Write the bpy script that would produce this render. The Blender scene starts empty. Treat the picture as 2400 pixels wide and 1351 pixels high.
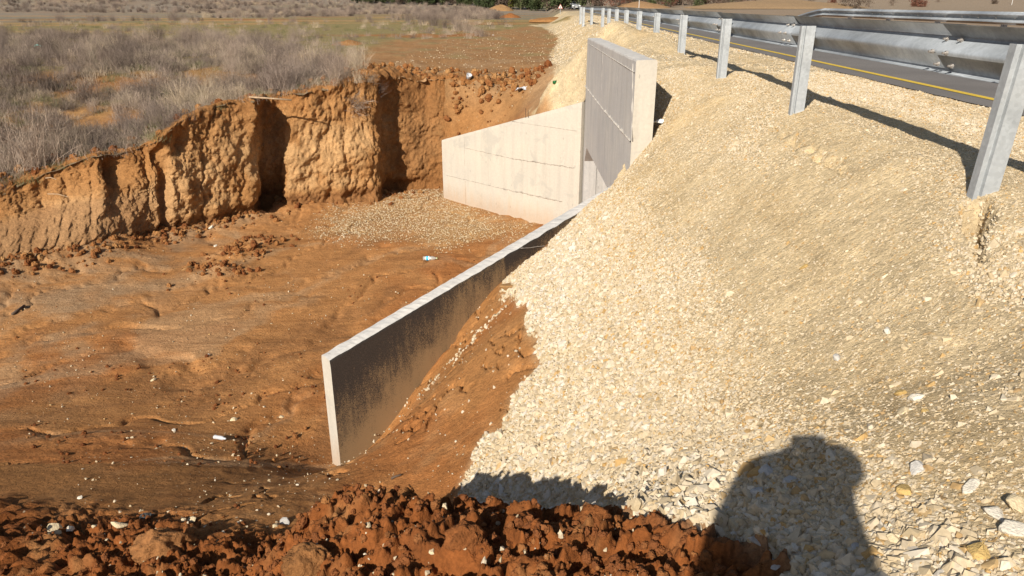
import bpy, bmesh, math, random
import numpy as np
from mathutils import Vector, Matrix

# ------------------------------------------------------------------ camera, sky, sun, exposure
scene = bpy.context.scene
COL = scene.collection
CZ = 1.15                      # camera height above the road shoulder (z = 0)
FPX = 1700.0                   # focal length in photo pixels (2400 wide)
PITCH = math.atan(667.5 / FPX)
cd = bpy.data.cameras.new('camera'); cam = bpy.data.objects.new('camera', cd); COL.objects.link(cam)
cam.location = (0, 0, CZ); cam.rotation_euler = (math.pi / 2 - PITCH, 0, 0)
cd.sensor_width = 36; cd.lens = 36 * FPX / 2400; cd.clip_start = 0.02; cd.clip_end = 5000
scene.camera = cam
SUN_EL = math.radians(30.5); SUN_AZ = math.radians(26.2)      # shadows run towards this bearing
sdir = Vector((math.sin(SUN_AZ) * math.cos(SUN_EL), math.cos(SUN_AZ) * math.cos(SUN_EL), -math.sin(SUN_EL)))
ld = bpy.data.lights.new('sun', 'SUN'); ld.energy = 5.0; ld.angle = math.radians(0.55); ld.color = (1.0, 0.93, 0.82)
sun = bpy.data.objects.new('sun', ld); COL.objects.link(sun); sun.rotation_euler = sdir.to_track_quat('-Z', 'Y').to_euler()
w = bpy.data.worlds.new('World'); scene.world = w; w.use_nodes = True
nt = w.node_tree; bg = nt.nodes['Background']; sk = nt.nodes.new('ShaderNodeTexSky'); sk.sky_type = 'NISHITA'
sk.sun_disc = False; sk.sun_elevation = SUN_EL; sk.sun_rotation = SUN_AZ + math.pi
nt.links.new(sk.outputs[0], bg.inputs[0]); bg.inputs[1].default_value = 0.062
vs = scene.view_settings; vs.view_transform = 'Standard'; vs.look = 'None'; vs.exposure = 0.42; vs.gamma = 1.0
vs.use_curve_mapping = False
scene.render.engine = 'CYCLES'
scene.cycles.max_bounces = 6; scene.cycles.diffuse_bounces = 3; scene.cycles.glossy_bounces = 3
scene.cycles.transparent_max_bounces = 8

random.seed(5); RNG = np.random.RandomState(11)

# ------------------------------------------------------------------ surveying helpers (photo pixel -> place)
CP, SP = math.cos(PITCH), math.sin(PITCH)
def ray(px, py):
    u = (px - 1200) / FPX; v = -(py - 675.5) / FPX
    return np.array([u, CP + v * SP, -SP + v * CP])
CAM = np.array([0, 0, CZ])
def bp(px, py, H):
    d = ray(px, py); return CAM + d * (-H / d[2])
def bpy_(px, py, y):
    d = ray(px, py); return CAM + d * (y / d[1])
def on_plane(px, py, p0, n):
    d = ray(px, py); n = np.array(n); t = np.dot(np.array(p0) - CAM, n) / np.dot(d, n); return CAM + d * t
RA = math.radians(2.51); RC, RS = math.cos(RA), math.sin(RA)
def to_r(x, y): return x * RC - y * RS, x * RS + y * RC
def from_r(xr, yr): return xr * RC + yr * RS, -xr * RS + yr * RC

# ------------------------------------------------------------------ numpy noise
_perm = np.random.RandomState(3).permutation(256); _perm = np.concatenate([_perm, _perm, _perm])
_g = np.random.RandomState(4).normal(size=(256, 3)); _g /= np.linalg.norm(_g, axis=1)[:, None]
def perlin(x, y, z=0.0):
    x = np.asarray(x, float); y = np.asarray(y, float); z = np.broadcast_to(np.asarray(z, float), x.shape)
    xi, yi, zi = np.floor(x).astype(int), np.floor(y).astype(int), np.floor(z).astype(int)
    xf, yf, zf = x - xi, y - yi, z - zi; xi &= 255; yi &= 255; zi &= 255
    f = lambda t: t * t * t * (t * (t * 6 - 15) + 10)
    u, v, w_ = f(xf), f(yf), f(zf); r = 0
    for i in (0, 1):
        for j in (0, 1):
            for k in (0, 1):
                h = _perm[_perm[_perm[xi + i] + yi + j] + zi + k]; g = _g[h]
                d = g[..., 0] * (xf - i) + g[..., 1] * (yf - j) + g[..., 2] * (zf - k)
                r = r + d * (u if i else 1 - u) * (v if j else 1 - v) * (w_ if k else 1 - w_)
    return r * 1.5
def fbm(x, y, z=0.0, o=4, s=1.0, lac=2.1, gain=0.5):
    r = 0; a = 1; t = 0
    for i in range(o):
        r = r + a * perlin(x * s + 17.3 * i, y * s - 9.1 * i, np.asarray(z) * s + 5.7 * i); t += a; a *= gain; s *= lac
    return r / t
def billow(x, y, z=0.0, o=4, s=1.0):
    r = 0; a = 1; t = 0
    for i in range(o):
        r = r + a * (1 - 2 * np.abs(perlin(x * s + 7.7 * i, y * s + 3.3 * i, np.asarray(z) * s)) ** 0.8); t += a; a *= 0.5; s *= 2.1
    return r / t
def sst(a, b, x):
    t = np.clip((x - a) / (b - a), 0, 1); return t * t * (3 - 2 * t)
def mixc(a, b, t): return a * (1 - t[..., None]) + np.array(b) * t[..., None]

# ------------------------------------------------------------------ object helpers
def tag(o, label=None, cat=None, group=None, kind=None):
    if label: o['label'] = label
    if cat: o['category'] = cat
    if group: o['group'] = group
    if kind: o['kind'] = kind
    return o
def mesh_np(name, V, F, m=None, smooth=False):
    me = bpy.data.meshes.new(name); V = np.asarray(V, np.float32); F = np.asarray(F, np.int32)
    me.vertices.add(len(V)); me.vertices.foreach_set('co', V.ravel())
    n, k = F.shape; me.loops.add(n * k); me.loops.foreach_set('vertex_index', F.ravel())
    me.polygons.add(n); me.polygons.foreach_set('loop_start', np.arange(0, n * k, k, dtype=np.int32))
    me.update(calc_edges=True)
    me.polygons.foreach_set('use_smooth', np.full(n, smooth))
    if m: me.materials.append(m)
    return me
def link(name, me, parent=None, loc=None):
    o = bpy.data.objects.new(name, me); COL.objects.link(o)
    if parent: o.parent = parent
    if loc is not None: o.location = loc
    return o
def empty(name, loc, rz=0.0):
    o = bpy.data.objects.new(name, None); COL.objects.link(o); o.location = loc; o.rotation_euler.z = rz
    o.empty_display_size = .1; return o
def pyobj(name, V, F, m, parent=None, smooth=False, loc=None):
    me = bpy.data.meshes.new(name); me.from_pydata([tuple(v) for v in V], [], F); me.update()
    if m: me.materials.append(m)
    if smooth: me.polygons.foreach_set('use_smooth', [True] * len(me.polygons))
    return link(name, me, parent, loc)
def box(c, s):
    x, y, z = c; a, b, d = s[0] / 2, s[1] / 2, s[2] / 2
    V = [(x - a, y - b, z - d), (x + a, y - b, z - d), (x + a, y + b, z - d), (x - a, y + b, z - d),
         (x - a, y - b, z + d), (x + a, y - b, z + d), (x + a, y + b, z + d), (x - a, y + b, z + d)]
    return V, [(0, 3, 2, 1), (4, 5, 6, 7), (0, 1, 5, 4), (1, 2, 6, 5), (2, 3, 7, 6), (3, 0, 4, 7)]
def tube(P, R, n=8, cap=True):
    P = [Vector(p) for p in P]; V = []; F = []
    if not hasattr(R, '__len__'): R = [R] * len(P)
    up = Vector((0, 0, 1))
    for i, p in enumerate(P):
        t = (P[min(i + 1, len(P) - 1)] - P[max(i - 1, 0)]).normalized()
        a = t.cross(up if abs(t.z) < .9 else Vector((1, 0, 0))).normalized(); b = t.cross(a)
        for k in range(n):
            th = 2 * math.pi * k / n; V.append(tuple(p + (a * math.cos(th) + b * math.sin(th)) * R[i]))
    for i in range(len(P) - 1):
        for k in range(n):
            F.append((i * n + k, i * n + (k + 1) % n, (i + 1) * n + (k + 1) % n, (i + 1) * n + k))
    if cap: F.append(tuple(range(n))[::-1]); F.append(tuple((len(P) - 1) * n + k for k in range(n)))
    return V, F
def join(parts):
    V = []; F = []
    for v, f in parts:
        o = len(V); V += list(v); F += [tuple(i + o for i in q) for q in f]
    return V, F

# ------------------------------------------------------------------ materials
def mat(name, color, rough=.85, metal=0.0, spec=.3, noise=None, bump=None, trans=0.0):
    """noise=(scale, amount[, detail]) tints; bump=(scale, strength, distance)"""
    m = bpy.data.materials.new(name); m.use_nodes = True; n = m.node_tree.nodes; l = m.node_tree.links
    b = n['Principled BSDF']; b.inputs['Base Color'].default_value = (*color, 1); b.inputs['Roughness'].default_value = rough
    b.inputs['Metallic'].default_value = metal; b.inputs['Specular IOR Level'].default_value = spec
    if trans: b.inputs['Transmission Weight'].default_value = trans
    if noise or bump: tc = n.new('ShaderNodeTexCoord')
    if noise:
        t = n.new('ShaderNodeTexNoise'); t.inputs['Scale'].default_value = noise[0]; t.inputs['Detail'].default_value = 6
        t.inputs['Roughness'].default_value = .65
        l.new(tc.outputs['Object'], t.inputs['Vector'])
        r = n.new('ShaderNodeValToRGB'); a = noise[1]
        r.color_ramp.elements[0].position = .3; r.color_ramp.elements[1].position = .7
        r.color_ramp.elements[0].color = tuple(c * (1 - a) for c in color) + (1,)
        r.color_ramp.elements[1].color = tuple(min(1, c * (1 + a)) for c in color) + (1,)
        l.new(t.outputs['Fac'], r.inputs[0]); l.new(r.outputs[0], b.inputs['Base Color'])
    if bump:
        t = n.new('ShaderNodeTexNoise'); t.inputs['Scale'].default_value = bump[0]; t.inputs['Detail'].default_value = 8
        l.new(tc.outputs['Object'], t.inputs['Vector'])
        bm_ = n.new('ShaderNodeBump'); bm_.inputs['Strength'].default_value = bump[1]; bm_.inputs['Distance'].default_value = bump[2]
        l.new(t.outputs['Fac'], bm_.inputs['Height']); l.new(bm_.outputs[0], b.inputs['Normal'])
    return m
class NT:
    def __init__(s, m): s.n = m.node_tree.nodes; s.l = m.node_tree.links
    def noise(s, vec, scale, detail=6, rough=.6, dist=0.0):
        t = s.n.new('ShaderNodeTexNoise'); t.inputs['Scale'].default_value = scale; t.inputs['Detail'].default_value = detail
        t.inputs['Roughness'].default_value = rough; t.inputs['Distortion'].default_value = dist
        s.l.new(vec, t.inputs['Vector']); return t.outputs['Fac']
    def ramp(s, fac, stops):
        r = s.n.new('ShaderNodeValToRGB'); e = r.color_ramp.elements
        while len(e) < len(stops): e.new(.5)
        for i, (p, c) in enumerate(stops): e[i].position = p; e[i].color = (*(c if hasattr(c, '__len__') else (c, c, c)), 1)
        s.l.new(fac, r.inputs[0]); return r.outputs[0]
    def math(s, op, a, b=None):
        m = s.n.new('ShaderNodeMath'); m.operation = op
        for i, v in enumerate((a, b)):
            if v is None: continue
            if hasattr(v, 'links') or hasattr(v, 'is_linked'): s.l.new(v, m.inputs[i])
            else: m.inputs[i].default_value = v
        return m.outputs[0]
    def mix(s, fac, a, b, mode='MIX'):
        m = s.n.new('ShaderNodeMix'); m.data_type = 'RGBA'; m.blend_type = mode
        for sock, v in ((m.inputs[0], fac), (m.inputs[6], a), (m.inputs[7], b)):
            if hasattr(v, 'is_linked'): s.l.new(v, sock)
            elif hasattr(v, '__len__'): sock.default_value = (*v, 1)
            else: sock.default_value = v
        return m.outputs[2]
    def bump(s, h, strength, dist, normal=None):
        b = s.n.new('ShaderNodeBump'); b.inputs['Strength'].default_value = strength; b.inputs['Distance'].default_value = dist
        s.l.new(h, b.inputs['Height'])
        if normal: s.l.new(normal, b.inputs['Normal'])
        return b.outputs[0]

def earth_material(name, fine=1.0):
    """vertex colour carries the kind of soil; nodes add grain, pebbles and relief"""
    m = bpy.data.materials.new(name); m.use_nodes = True; k = NT(m); b = k.n['Principled BSDF']
    b.inputs['Roughness'].default_value = .95; b.inputs['Specular IOR Level'].default_value = .12
    g = k.n.new('ShaderNodeNewGeometry').outputs['Position']
    a = k.n.new('ShaderNodeAttribute'); a.attribute_name = 'soil'
    s = k.n.new('ShaderNodeAttribute'); s.attribute_name = 'streak'
    n1 = k.noise(g, 2.2, 8, .65); n2 = k.noise(g, 34, 6, .7); n3 = k.noise(g, 9, 7, .62)
    c = k.mix(1.0, a.outputs['Color'], k.ramp(n1, [(.25, .78), (.75, 1.22)]), 'MULTIPLY')
    c = k.mix(1.0, c, k.ramp(n2, [(.3, .70), (.7, 1.28)]), 'MULTIPLY')
    c = k.mix(1.0, c, k.ramp(n3, [(.3, .84), (.7, 1.16)]), 'MULTIPLY')
    # water-laid streaks of paler silt on the pit floor
    mp = k.n.new('ShaderNodeMapping'); mp.inputs['Rotation'].default_value = (0, 0, math.radians(-38)); mp.inputs['Scale'].default_value = (.35, 2.6, 1)
    k.l.new(g, mp.inputs[0])
    st = k.noise(mp.outputs[0], 1.6, 9, .62, 1.3)
    c = k.mix(k.math('MULTIPLY', s.outputs['Fac'], 1.0), c, k.mix(1.0, c, k.ramp(st, [(.30, (.50, .42, .36)), (.44, (.9, .88, .86)), (.56, (1.18, 1.24, 1.3)), (.68, (.9, .82, .75))]), 'MULTIPLY'))
    # pale pebbles
    vo = k.n.new('ShaderNodeTexVoronoi'); vo.inputs['Scale'].default_value = 16; k.l.new(g, vo.inputs['Vector'])
    peb = k.math('MULTIPLY', k.math('LESS_THAN', vo.outputs['Distance'], .19), k.math('GREATER_THAN', k.noise(g, 1.3, 5, .7), .56))
    sep = k.n.new('ShaderNodeSeparateColor'); k.l.new(vo.outputs['Color'], sep.inputs[0])
    peb = k.math('MULTIPLY', peb, k.math('GREATER_THAN', sep.outputs[0], .72))
    pebm = k.n.new('ShaderNodeAttribute'); pebm.attribute_name = 'pebble'
    peb = k.math('MULTIPLY', peb, pebm.outputs['Fac'])
    c = k.mix(peb, c, (.52, .40, .26))
    k.l.new(c, b.inputs['Base Color'])
    h = k.math('ADD', k.math('MULTIPLY', k.noise(g, 14, 10, .68), 1.0), k.math('MULTIPLY', st, k.math('MULTIPLY', s.outputs['Fac'], .9)))
    h = k.math('ADD', h, k.math('MULTIPLY', peb, .5)); h = k.math('ADD', h, k.math('MULTIPLY', k.noise(g, 55, 5, .7), .35))
    k.l.new(k.bump(h, .75, .05 * fine), b.inputs['Normal'])
    return m
M_ground = earth_material('earth'); M_bank = earth_material('cut_earth', 1.7)

def concrete(name, base, streak=.12, warm=0.0):
    m = bpy.data.materials.new(name); m.use_nodes = True; k = NT(m); b = k.n['Principled BSDF']
    b.inputs['Roughness'].default_value = .9; b.inputs['Specular IOR Level'].default_value = .15
    tc = k.n.new('ShaderNodeNewGeometry').outputs['Position']
    mp = k.n.new('ShaderNodeMapping'); mp.inputs['Scale'].default_value = (3.5, 3.5, .28); k.l.new(tc, mp.inputs[0])
    v = k.noise(mp.outputs[0], 1.6, 8, .7); c1 = k.noise(tc, .9, 6, .6); c2 = k.noise(tc, 22, 5, .7)
    c = k.mix(1.0, base, k.ramp(v, [(.32, 1 - streak * 1.8), (.5, 1.0), (.68, 1 + streak * .6)]), 'MULTIPLY')
    c = k.mix(1.0, c, k.ramp(c1, [(.3, (1 - streak, 1 - streak, 1 - streak * .8)), (.7, (1.08, 1.06, 1.03))]), 'MULTIPLY')
    c = k.mix(1.0, c, k.ramp(c2, [(.3, .93), (.7, 1.06)]), 'MULTIPLY')
    # blow holes and dark flecks
    mp2 = k.n.new('ShaderNodeMapping'); mp2.inputs['Scale'].default_value = (1, 1, .35); k.l.new(tc, mp2.inputs[0])
    vo = k.n.new('ShaderNodeTexVoronoi'); vo.inputs['Scale'].default_value = 6.5; k.l.new(mp2.outputs[0], vo.inputs['Vector'])
    sep = k.n.new('ShaderNodeSeparateColor'); k.l.new(vo.outputs['Color'], sep.inputs[0])
    sp = k.math('MULTIPLY', k.math('LESS_THAN', vo.outputs['Distance'], .09), k.math('GREATER_THAN', sep.outputs[0], .6))
    c = k.mix(k.math('MULTIPLY', sp, .5), c, tuple(x * .5 for x in base))
    # patches of grey slurry, earth stain low on the wall
    pz = k.noise(tc, 1.5, 8, .68, .8); c = k.mix(k.math('MULTIPLY', k.ramp(pz, [(.56, 0.), (.62, 1.)]), .55), c, tuple(x * y_ for x, y_ in zip(base, (.80, .82, .84))))
    sx = k.n.new('ShaderNodeSeparateXYZ'); k.l.new(tc, sx.inputs[0])
    lowz = k.math('ADD', k.math('MULTIPLY', k.math('ADD', sx.outputs[2], 4.05), -1.6), k.math('MULTIPLY', k.math('SUBTRACT', v, .5), 2.2))
    c = k.mix(k.math('MULTIPLY', k.ramp(lowz, [(.2, 0.), (1., 1.)]), .38), c, (.36, .20, .09))
    k.l.new(c, b.inputs['Base Color'])
    hh = k.math('SUBTRACT', k.noise(tc, 12, 10, .6), k.math('MULTIPLY', sp, .8))
    k.l.new(k.bump(hh, .35, .02), b.inputs['Normal'])
    return m
M_conc_cream = concrete('cream_concrete', (.475, .437, .375), .05)
M_conc_grey = concrete('grey_concrete', (.44, .425, .405), .10)
M_conc_top = concrete('pale_concrete', (.52, .50, .47), .07)
M_conc_dark = concrete('seam_mortar', (.36, .32, .27), .1)

def bitumen():
    m = bpy.data.materials.new('bitumen_coating'); m.use_nodes = True; k = NT(m); b = k.n['Principled BSDF']
    b.inputs['Roughness'].default_value = .62; b.inputs['Specular IOR Level'].default_value = .35
    tc = k.n.new('ShaderNodeTexCoord').outputs['Object']
    at = k.n.new('ShaderNodeAttribute'); at.attribute_name = 'dust'
    mp = k.n.new('ShaderNodeMapping'); mp.inputs['Scale'].default_value = (5, 5, .8); k.l.new(tc, mp.inputs[0])
    s = k.noise(mp.outputs[0], 2.2, 8, .75); n = k.noise(tc, 60, 6, .8); n2 = k.noise(tc, 2.2, 7, .65)
    f = k.math('ADD', k.math('MULTIPLY', at.outputs['Fac'], 1.15), k.math('MULTIPLY', k.math('SUBTRACT', s, .5), 1.2))
    f = k.math('ADD', f, k.math('MULTIPLY', k.math('SUBTRACT', n, .5), 2.6)); f = k.math('ADD', f, k.math('MULTIPLY', k.math('SUBTRACT', n2, .5), 1.0))
    c = k.mix(k.ramp(f, [(.35, 0.0), (.95, 1.0)]), k.mix(k.ramp(n, [(.35, 0.), (.7, 1.)]), (.028, .024, .022), (.075, .062, .052)), (.27, .185, .10))
    k.l.new(c, b.inputs['Base Color']); k.l.new(k.bump(n, .4, .01), b.inputs['Normal'])
    return m
M_bitumen = bitumen()

def galv(name, base=(.27, .292, .315), rough=.5):
    m = bpy.data.materials.new(name); m.use_nodes = True; k = NT(m); b = k.n['Principled BSDF']
    b.inputs['Metallic'].default_value = .3; b.inputs['Specular IOR Level'].default_value = .5
    tc = k.n.new('ShaderNodeTexCoord').outputs['Object']
    a = k.noise(tc, 3.0, 7, .6, .5); v = k.n.new('ShaderNodeTexVoronoi'); v.inputs['Scale'].default_value = 45; k.l.new(tc, v.inputs['Vector'])
    sep = k.n.new('ShaderNodeSeparateColor'); k.l.new(v.outputs['Color'], sep.inputs[0])
    c = k.mix(1.0, base, k.ramp(a, [(.3, .82), (.5, 1.0), (.68, 1.22)]), 'MULTIPLY')
    c = k.mix(1.0, c, k.ramp(sep.outputs[0], [(0., .92), (1., 1.08)]), 'MULTIPLY')
    k.l.new(c, b.inputs['Base Color']); k.l.new(k.ramp(a, [(.3, rough + .12), (.7, rough - .05)]), b.inputs['Roughness'])
    k.l.new(k.bump(k.noise(tc, 1.2, 3, .5), .25, .03), b.inputs['Normal'])
    return m
M_galv = galv('galvanised_steel'); M_bolt = mat('bolt_steel', (.42, .39, .36), .45, .7)
M_galv_post = galv('post_steel', (.385, .405, .42), .55)

def asphalt():
    m = bpy.data.materials.new('asphalt'); m.use_nodes = True; k = NT(m); b = k.n['Principled BSDF']
    b.inputs['Roughness'].default_value = .9; b.inputs['Specular IOR Level'].default_value = .25
    g = k.n.new('ShaderNodeNewGeometry').outputs['Position']
    n = k.noise(g, 90, 3, .6); n2 = k.noise(g, .5, 6, .6)
    c = k.mix(1., k.mix(k.ramp(n, [(.35, 0.), (.7, 1.)]), (.125, .112, .102), (.22, .198, .178)), k.ramp(n2, [(.3, .85), (.7, 1.15)]), 'MULTIPLY')
    k.l.new(c, b.inputs['Base Color']); k.l.new(k.bump(n, .5, .006), b.inputs['Normal']); return m
M_asphalt = asphalt()
M_yellow = mat('yellow_road_paint', (.62, .42, .045), .8, noise=(30, .25)); M_white = mat('white_road_paint', (.66, .65, .62), .8, noise=(30, .15))

def stone_mat(name, stops):
    m = bpy.data.materials.new(name); m.use_nodes = True; k = NT(m); b = k.n['Principled BSDF']
    b.inputs['Roughness'].default_value = .9; b.inputs['Specular IOR Level'].default_value = .15
    a = k.n.new('ShaderNodeAttribute'); a.attribute_type = 'INSTANCER'; a.attribute_name = 'tint'
    tc = k.n.new('ShaderNodeTexCoord').outputs['Object']; n = k.noise(tc, 1.6, 5, .6)
    c = k.mix(1., k.ramp(a.outputs['Fac'], stops), k.ramp(n, [(.3, .84), (.7, 1.12)]), 'MULTIPLY')
    k.l.new(c, b.inputs['Base Color']); return m
M_stone = stone_mat('limestone_gravel', [(0., (.34, .225, .11)), (.07, (.46, .29, .115)), (.12, (.43, .335, .205)), (.55, (.50, .405, .275)), (.85, (.57, .49, .37)), (1., (.56, .51, .44))])
M_clod = stone_mat('earth_clods', [(0., (.11, .036, .012)), (.45, (.19, .068, .022)), (.8, (.28, .125, .042)), (1., (.34, .18, .07))])

# ------------------------------------------------------------------ survey of the culvert, the banks and the slope
FLOOR_H = 5.94
HX = 1.9; HY0, HY1 = 11.6, 19.25; HT = .33; HTOP = .34        # headwall: face x, ends, thickness, top
WN0 = np.array([-2.40, 8.36]); WD = np.array([math.sin(math.radians(47.8)), math.cos(math.radians(47.8))])   # near wing
WLEN = 5.82; WT = .23
WN = np.array([-WD[1], WD[0]])                                 # towards the pit
def near_top(t): return CZ - (4.24 - .238 * t)
WF0 = np.array([-2.14, 23.2]); FD = np.array([HX, HY1 + .05]) - WF0; FLEN = float(np.linalg.norm(FD)); FD = FD / FLEN   # far wing, outer -> inner
FN = np.array([FD[1], -FD[0]])                                 # towards the pit (camera side)
def far_top(t): return CZ - (4.03 - (4.03 - 2.37) / FLEN * t)
# cut bank: foot pixel, rim pixel, setback of rim behind foot
BANK = [(-420, 790, -430, 560, 2.4), (-200, 700, -210, 508, 2.4), (0, 640, 0, 452, 2.3), (110, 615, 110, 402, 2.3), (230, 590, 232, 372, 1.9), (335, 568, 330, 354, 1.2),
        (372, 550, 374, 335, .25), (410, 548, 405, 297, .5), (500, 528, 478, 257, .55), (582, 512, 560, 243, .6),
        (598, 507, 596, 239, .45), (605, 472, 622, 235, .25), (640, 469, 644, 231, .25), (668, 470, 664, 227, .3), (680, 489, 688, 223, .7), (780, 480, 785, 205, .8),
        (884, 470, 862, 182, .9), (893, 465, 880, 181, .7), (900, 446, 905, 181, .4), (925, 441, 925, 183, .4), (950, 443, 945, 186, .8), (1000, 440, 1000, 191, 1.2), (1045, 440, 1045, 194, 1.3),
        (1120, 436, 1120, 196, 1.0), (1200, 430, 1200, 200, .8)]
bank_foot = []; bank_rim = []
for (bx, by, tx, ty, b) in BANK:
    p = bp(bx, by, FLOOR_H - (.25 if bx < 300 else 0)); q = bpy_(tx, ty, p[1] + b); bank_foot.append(p); bank_rim.append(q)
bank_foot = np.array(bank_foot); bank_rim = np.array(bank_rim)

def tps(pts, lam=.002):
    P = np.array(pts, float); X = P[:, :2]; n = len(P); s = 5.0
    d = np.linalg.norm(X[:, None] - X[None], axis=2) / s
    K = np.where(d > 1e-9, d * d * np.log(np.maximum(d, 1e-9)), 0) + lam * np.eye(n)
    Q = np.hstack([np.ones((n, 1)), X / s]); A = np.block([[K, Q], [Q.T, np.zeros((3, 3))]])
    c = np.linalg.solve(A, np.concatenate([P[:, 2], np.zeros(3)]))
    def f(x, y):
        x = np.asarray(x, float); y = np.asarray(y, float); r = c[n] + c[n + 1] * x / s + c[n + 2] * y / s
        for i in range(n):
            q = ((x - X[i, 0]) ** 2 + (y - X[i, 1]) ** 2) / (s * s); r = r + c[i] * .5 * q * np.log(np.maximum(q, 1e-12))
        return r
    return f
def P(px, py, H): return bp(px, py, H)
shared = [P(0, 1000, 5.5), P(400, 1050, 5.4), P(-400, 1000, 5.5), P(-300, 1150, 5.0), P(0, 1100, 5.15), P(250, 1105, 5.15), P(450, 1110, 5.15), P(650, 1112, 5.3), (-2.95, 8.0, -4.5), (-2.55, 8.15, -4.72)]
hi = list(shared) + [P(1200, 1351, 2.2), P(600, 1351, 3.3), P(300, 1351, 3.7), P(0, 1351, 4.0), P(-300, 1351, 4.1), P(1700, 1351, 1.95), P(2100, 1351, 1.66), P(2400, 1351, 1.55), P(2700, 1300, 1.45),
      P(0, 1230, 4.5), P(300, 1215, 4.4), P(600, 1185, 4.1), P(850, 1166, 2.85), P(980, 1172, 2.45), P(1150, 1197, 2.38), P(1350, 1218, 2.25), P(1620, 1236, 2.08), P(1880, 1292, 1.86),
      P(2400, 1100, 1.5), P(2400, 900, 1.5), P(1900, 1040, 1.9), P(2150, 900, 1.75), P(1500, 1130, 2.55), P(1700, 1080, 2.2),
      (0, -.3, -.5), (-.8, -.3, -.62), (.9, -.3, -.36), (0, -2, -.5), (-3, -2, -2.0), (2.2, .2, -.15), (2.2, -2, -.15), (0, .8, -.78), (-6, -2, -2.6), (-8, 2, -3.3), (-2, 1, -1.9),
      (-.05, 3.75, -2.15), (-.55, 3.9, -2.3), (.45, 3.45, -1.72), (-1.2, 4.9, -2.95)]
def slope_z(xr): return -.75 * (2.85 - xr)
for yr in (4.6, 6.0, 7.6, 9.2, 10.6):
    for xr in (2.75, 2.1, 1.4, .7):
        x, y = from_r(xr, yr); hi.append((x, y, slope_z(xr)))
for (x, y) in ((.05, 5.2), (.43, 6.8), (-.3, 5.9), (-.9, 6.2), (-.5, 7.8), (-1.2, 7.2)): hi.append((x, y, slope_z(to_r(x, y)[0]) - .05))
for t, z in ((.1, -4.6), (.8, -4.2), (1.58, -3.67), (2.3, -3.1), (2.9, -2.66), (3.9, -2.3), (4.7, -2.0), (5.5, -1.55)):
    q = WN0 + WD * t - WN * .25; hi.append((q[0], q[1], z))
hi += [(1.95, 11.5, -1.16), (2.28, 11.5, -.78), (2.6, 11.9, -.42), (2.35, 12.7, -.55), (2.5, 13.6, -.1), (2.4, 15, .06), (2.4, 17, .15), (2.4, 19.2, .18), (2.05, 19.9, -.05), (1.5, 20.4, -.75),
       (1.9, 21.5, -.45), (1.2, 22.5, -1.15), (.8, 20.9, -1.25)]
for yr in (-2, 1, 3, 5, 7, 9, 11, 13, 16, 20, 26, 34):
    for xr in (3.05, 4.2, 7): x, y = from_r(xr, yr); hi.append((x, y, 0))
for (px, py) in ((1300, 252), (1330, 245), (1350, 240)):        # gravel spilling down to the top of the far wing
    q = on_plane(px, py, (*WF0, 0), (*FN, 0)); hi.append((q[0] - FN[0] * .35, q[1] - FN[1] * .35, q[2] + .03))
for px, H in ((1230, 3.3), (1180, 3.8), (1110, 4.5), (1060, 5.2)):
    q = on_plane(px, 300, (*WF0, 0), (*FN, 0)); hi.append((q[0] - FN[0] * .35, q[1] - FN[1] * .35, CZ - H))
for q in bank_rim: hi.append(tuple(q))
for (x, y, z) in ((-20, 17, -2.3), (-9, 25, -1.7), (-6, 30, -1.35), (0, 29, -1.22), (-3, 33, -1.2), (-14, 30, -1.5), (-25, 28, -1.9), (1.2, 28, -.95), (1.9, 33, -.6), (.3, 25.5, -1.28)): hi.append((x, y, z))
hi_f = tps(hi)
lo = list(shared)
for q in bank_foot[:23]: lo.append((q[0], q[1], q[2] - .05)); lo.append((q[0], q[1] + 1.2, q[2] - .05))
for (x, y) in ((-5, 12), (-8, 12), (-2, 12), (0, 14), (-4, 16), (-8, 15), (-1, 17), (1, 18), (-2, 20), (2, 15), (5, 14), (8, 14), (5, 19), (8, 19), (-2.6, 9.5), (-5, 9.6), (-10, 10), (-14, 11), (-1, 10.5), (-2.2, 23.5), (0, 22.4)): lo.append((x, y, CZ - FLOOR_H + (.12 if y < 10 else 0)))
lo_f = tps(lo)

# pit outline (plan): near wing axis, headwall axis, far wing axis, bank rim, open front
J1 = WN0 + WD * WLEN + np.array([.12, .0]); J2 = np.array([HX + .16, HY1 - .1])
rim2 = bank_rim[:23, :2]
foot2 = bank_foot[:23, :2]
Q = [tuple(WN0)] + [tuple(J1), (HX + .16, HY0 + .6), tuple(J2), tuple(WF0 - FD * .05)] + [tuple(p) for p in rim2[::-1]] + [(-19, 9.0), (-8, 7.6), (-5.2, 7.4), (-3.4, 7.55)]
def inside(poly, x, y):
    r = np.zeros(np.shape(x), bool); n = len(poly)
    for i in range(n):
        x0, y0 = poly[i]; x1, y1 = poly[(i + 1) % n]
        c = ((y0 > y) != (y1 > y)); 
        if y1 != y0: r ^= c & (x < (x1 - x0) * (y - y0) / (y1 - y0) + x0)
    return r
def dseg(pts, x, y, closed=False):
    d = np.full(np.shape(x), 1e9); n = len(pts)
    for i in range(n if closed else n - 1):
        a = np.array(pts[i]); b = np.array(pts[(i + 1) % n]); ab = b - a; L = max(ab @ ab, 1e-9)
        t = np.clip(((x - a[0]) * ab[0] + (y - a[1]) * ab[1]) / L, 0, 1)
        d = np.minimum(d, np.hypot(x - a[0] - ab[0] * t, y - a[1] - ab[1] * t))
    return d
soft = [tuple(rim2[0]), (-19, 9.0), (-8, 7.6), (-5.2, 7.4), (-3.4, 7.55), tuple(WN0)]

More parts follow.
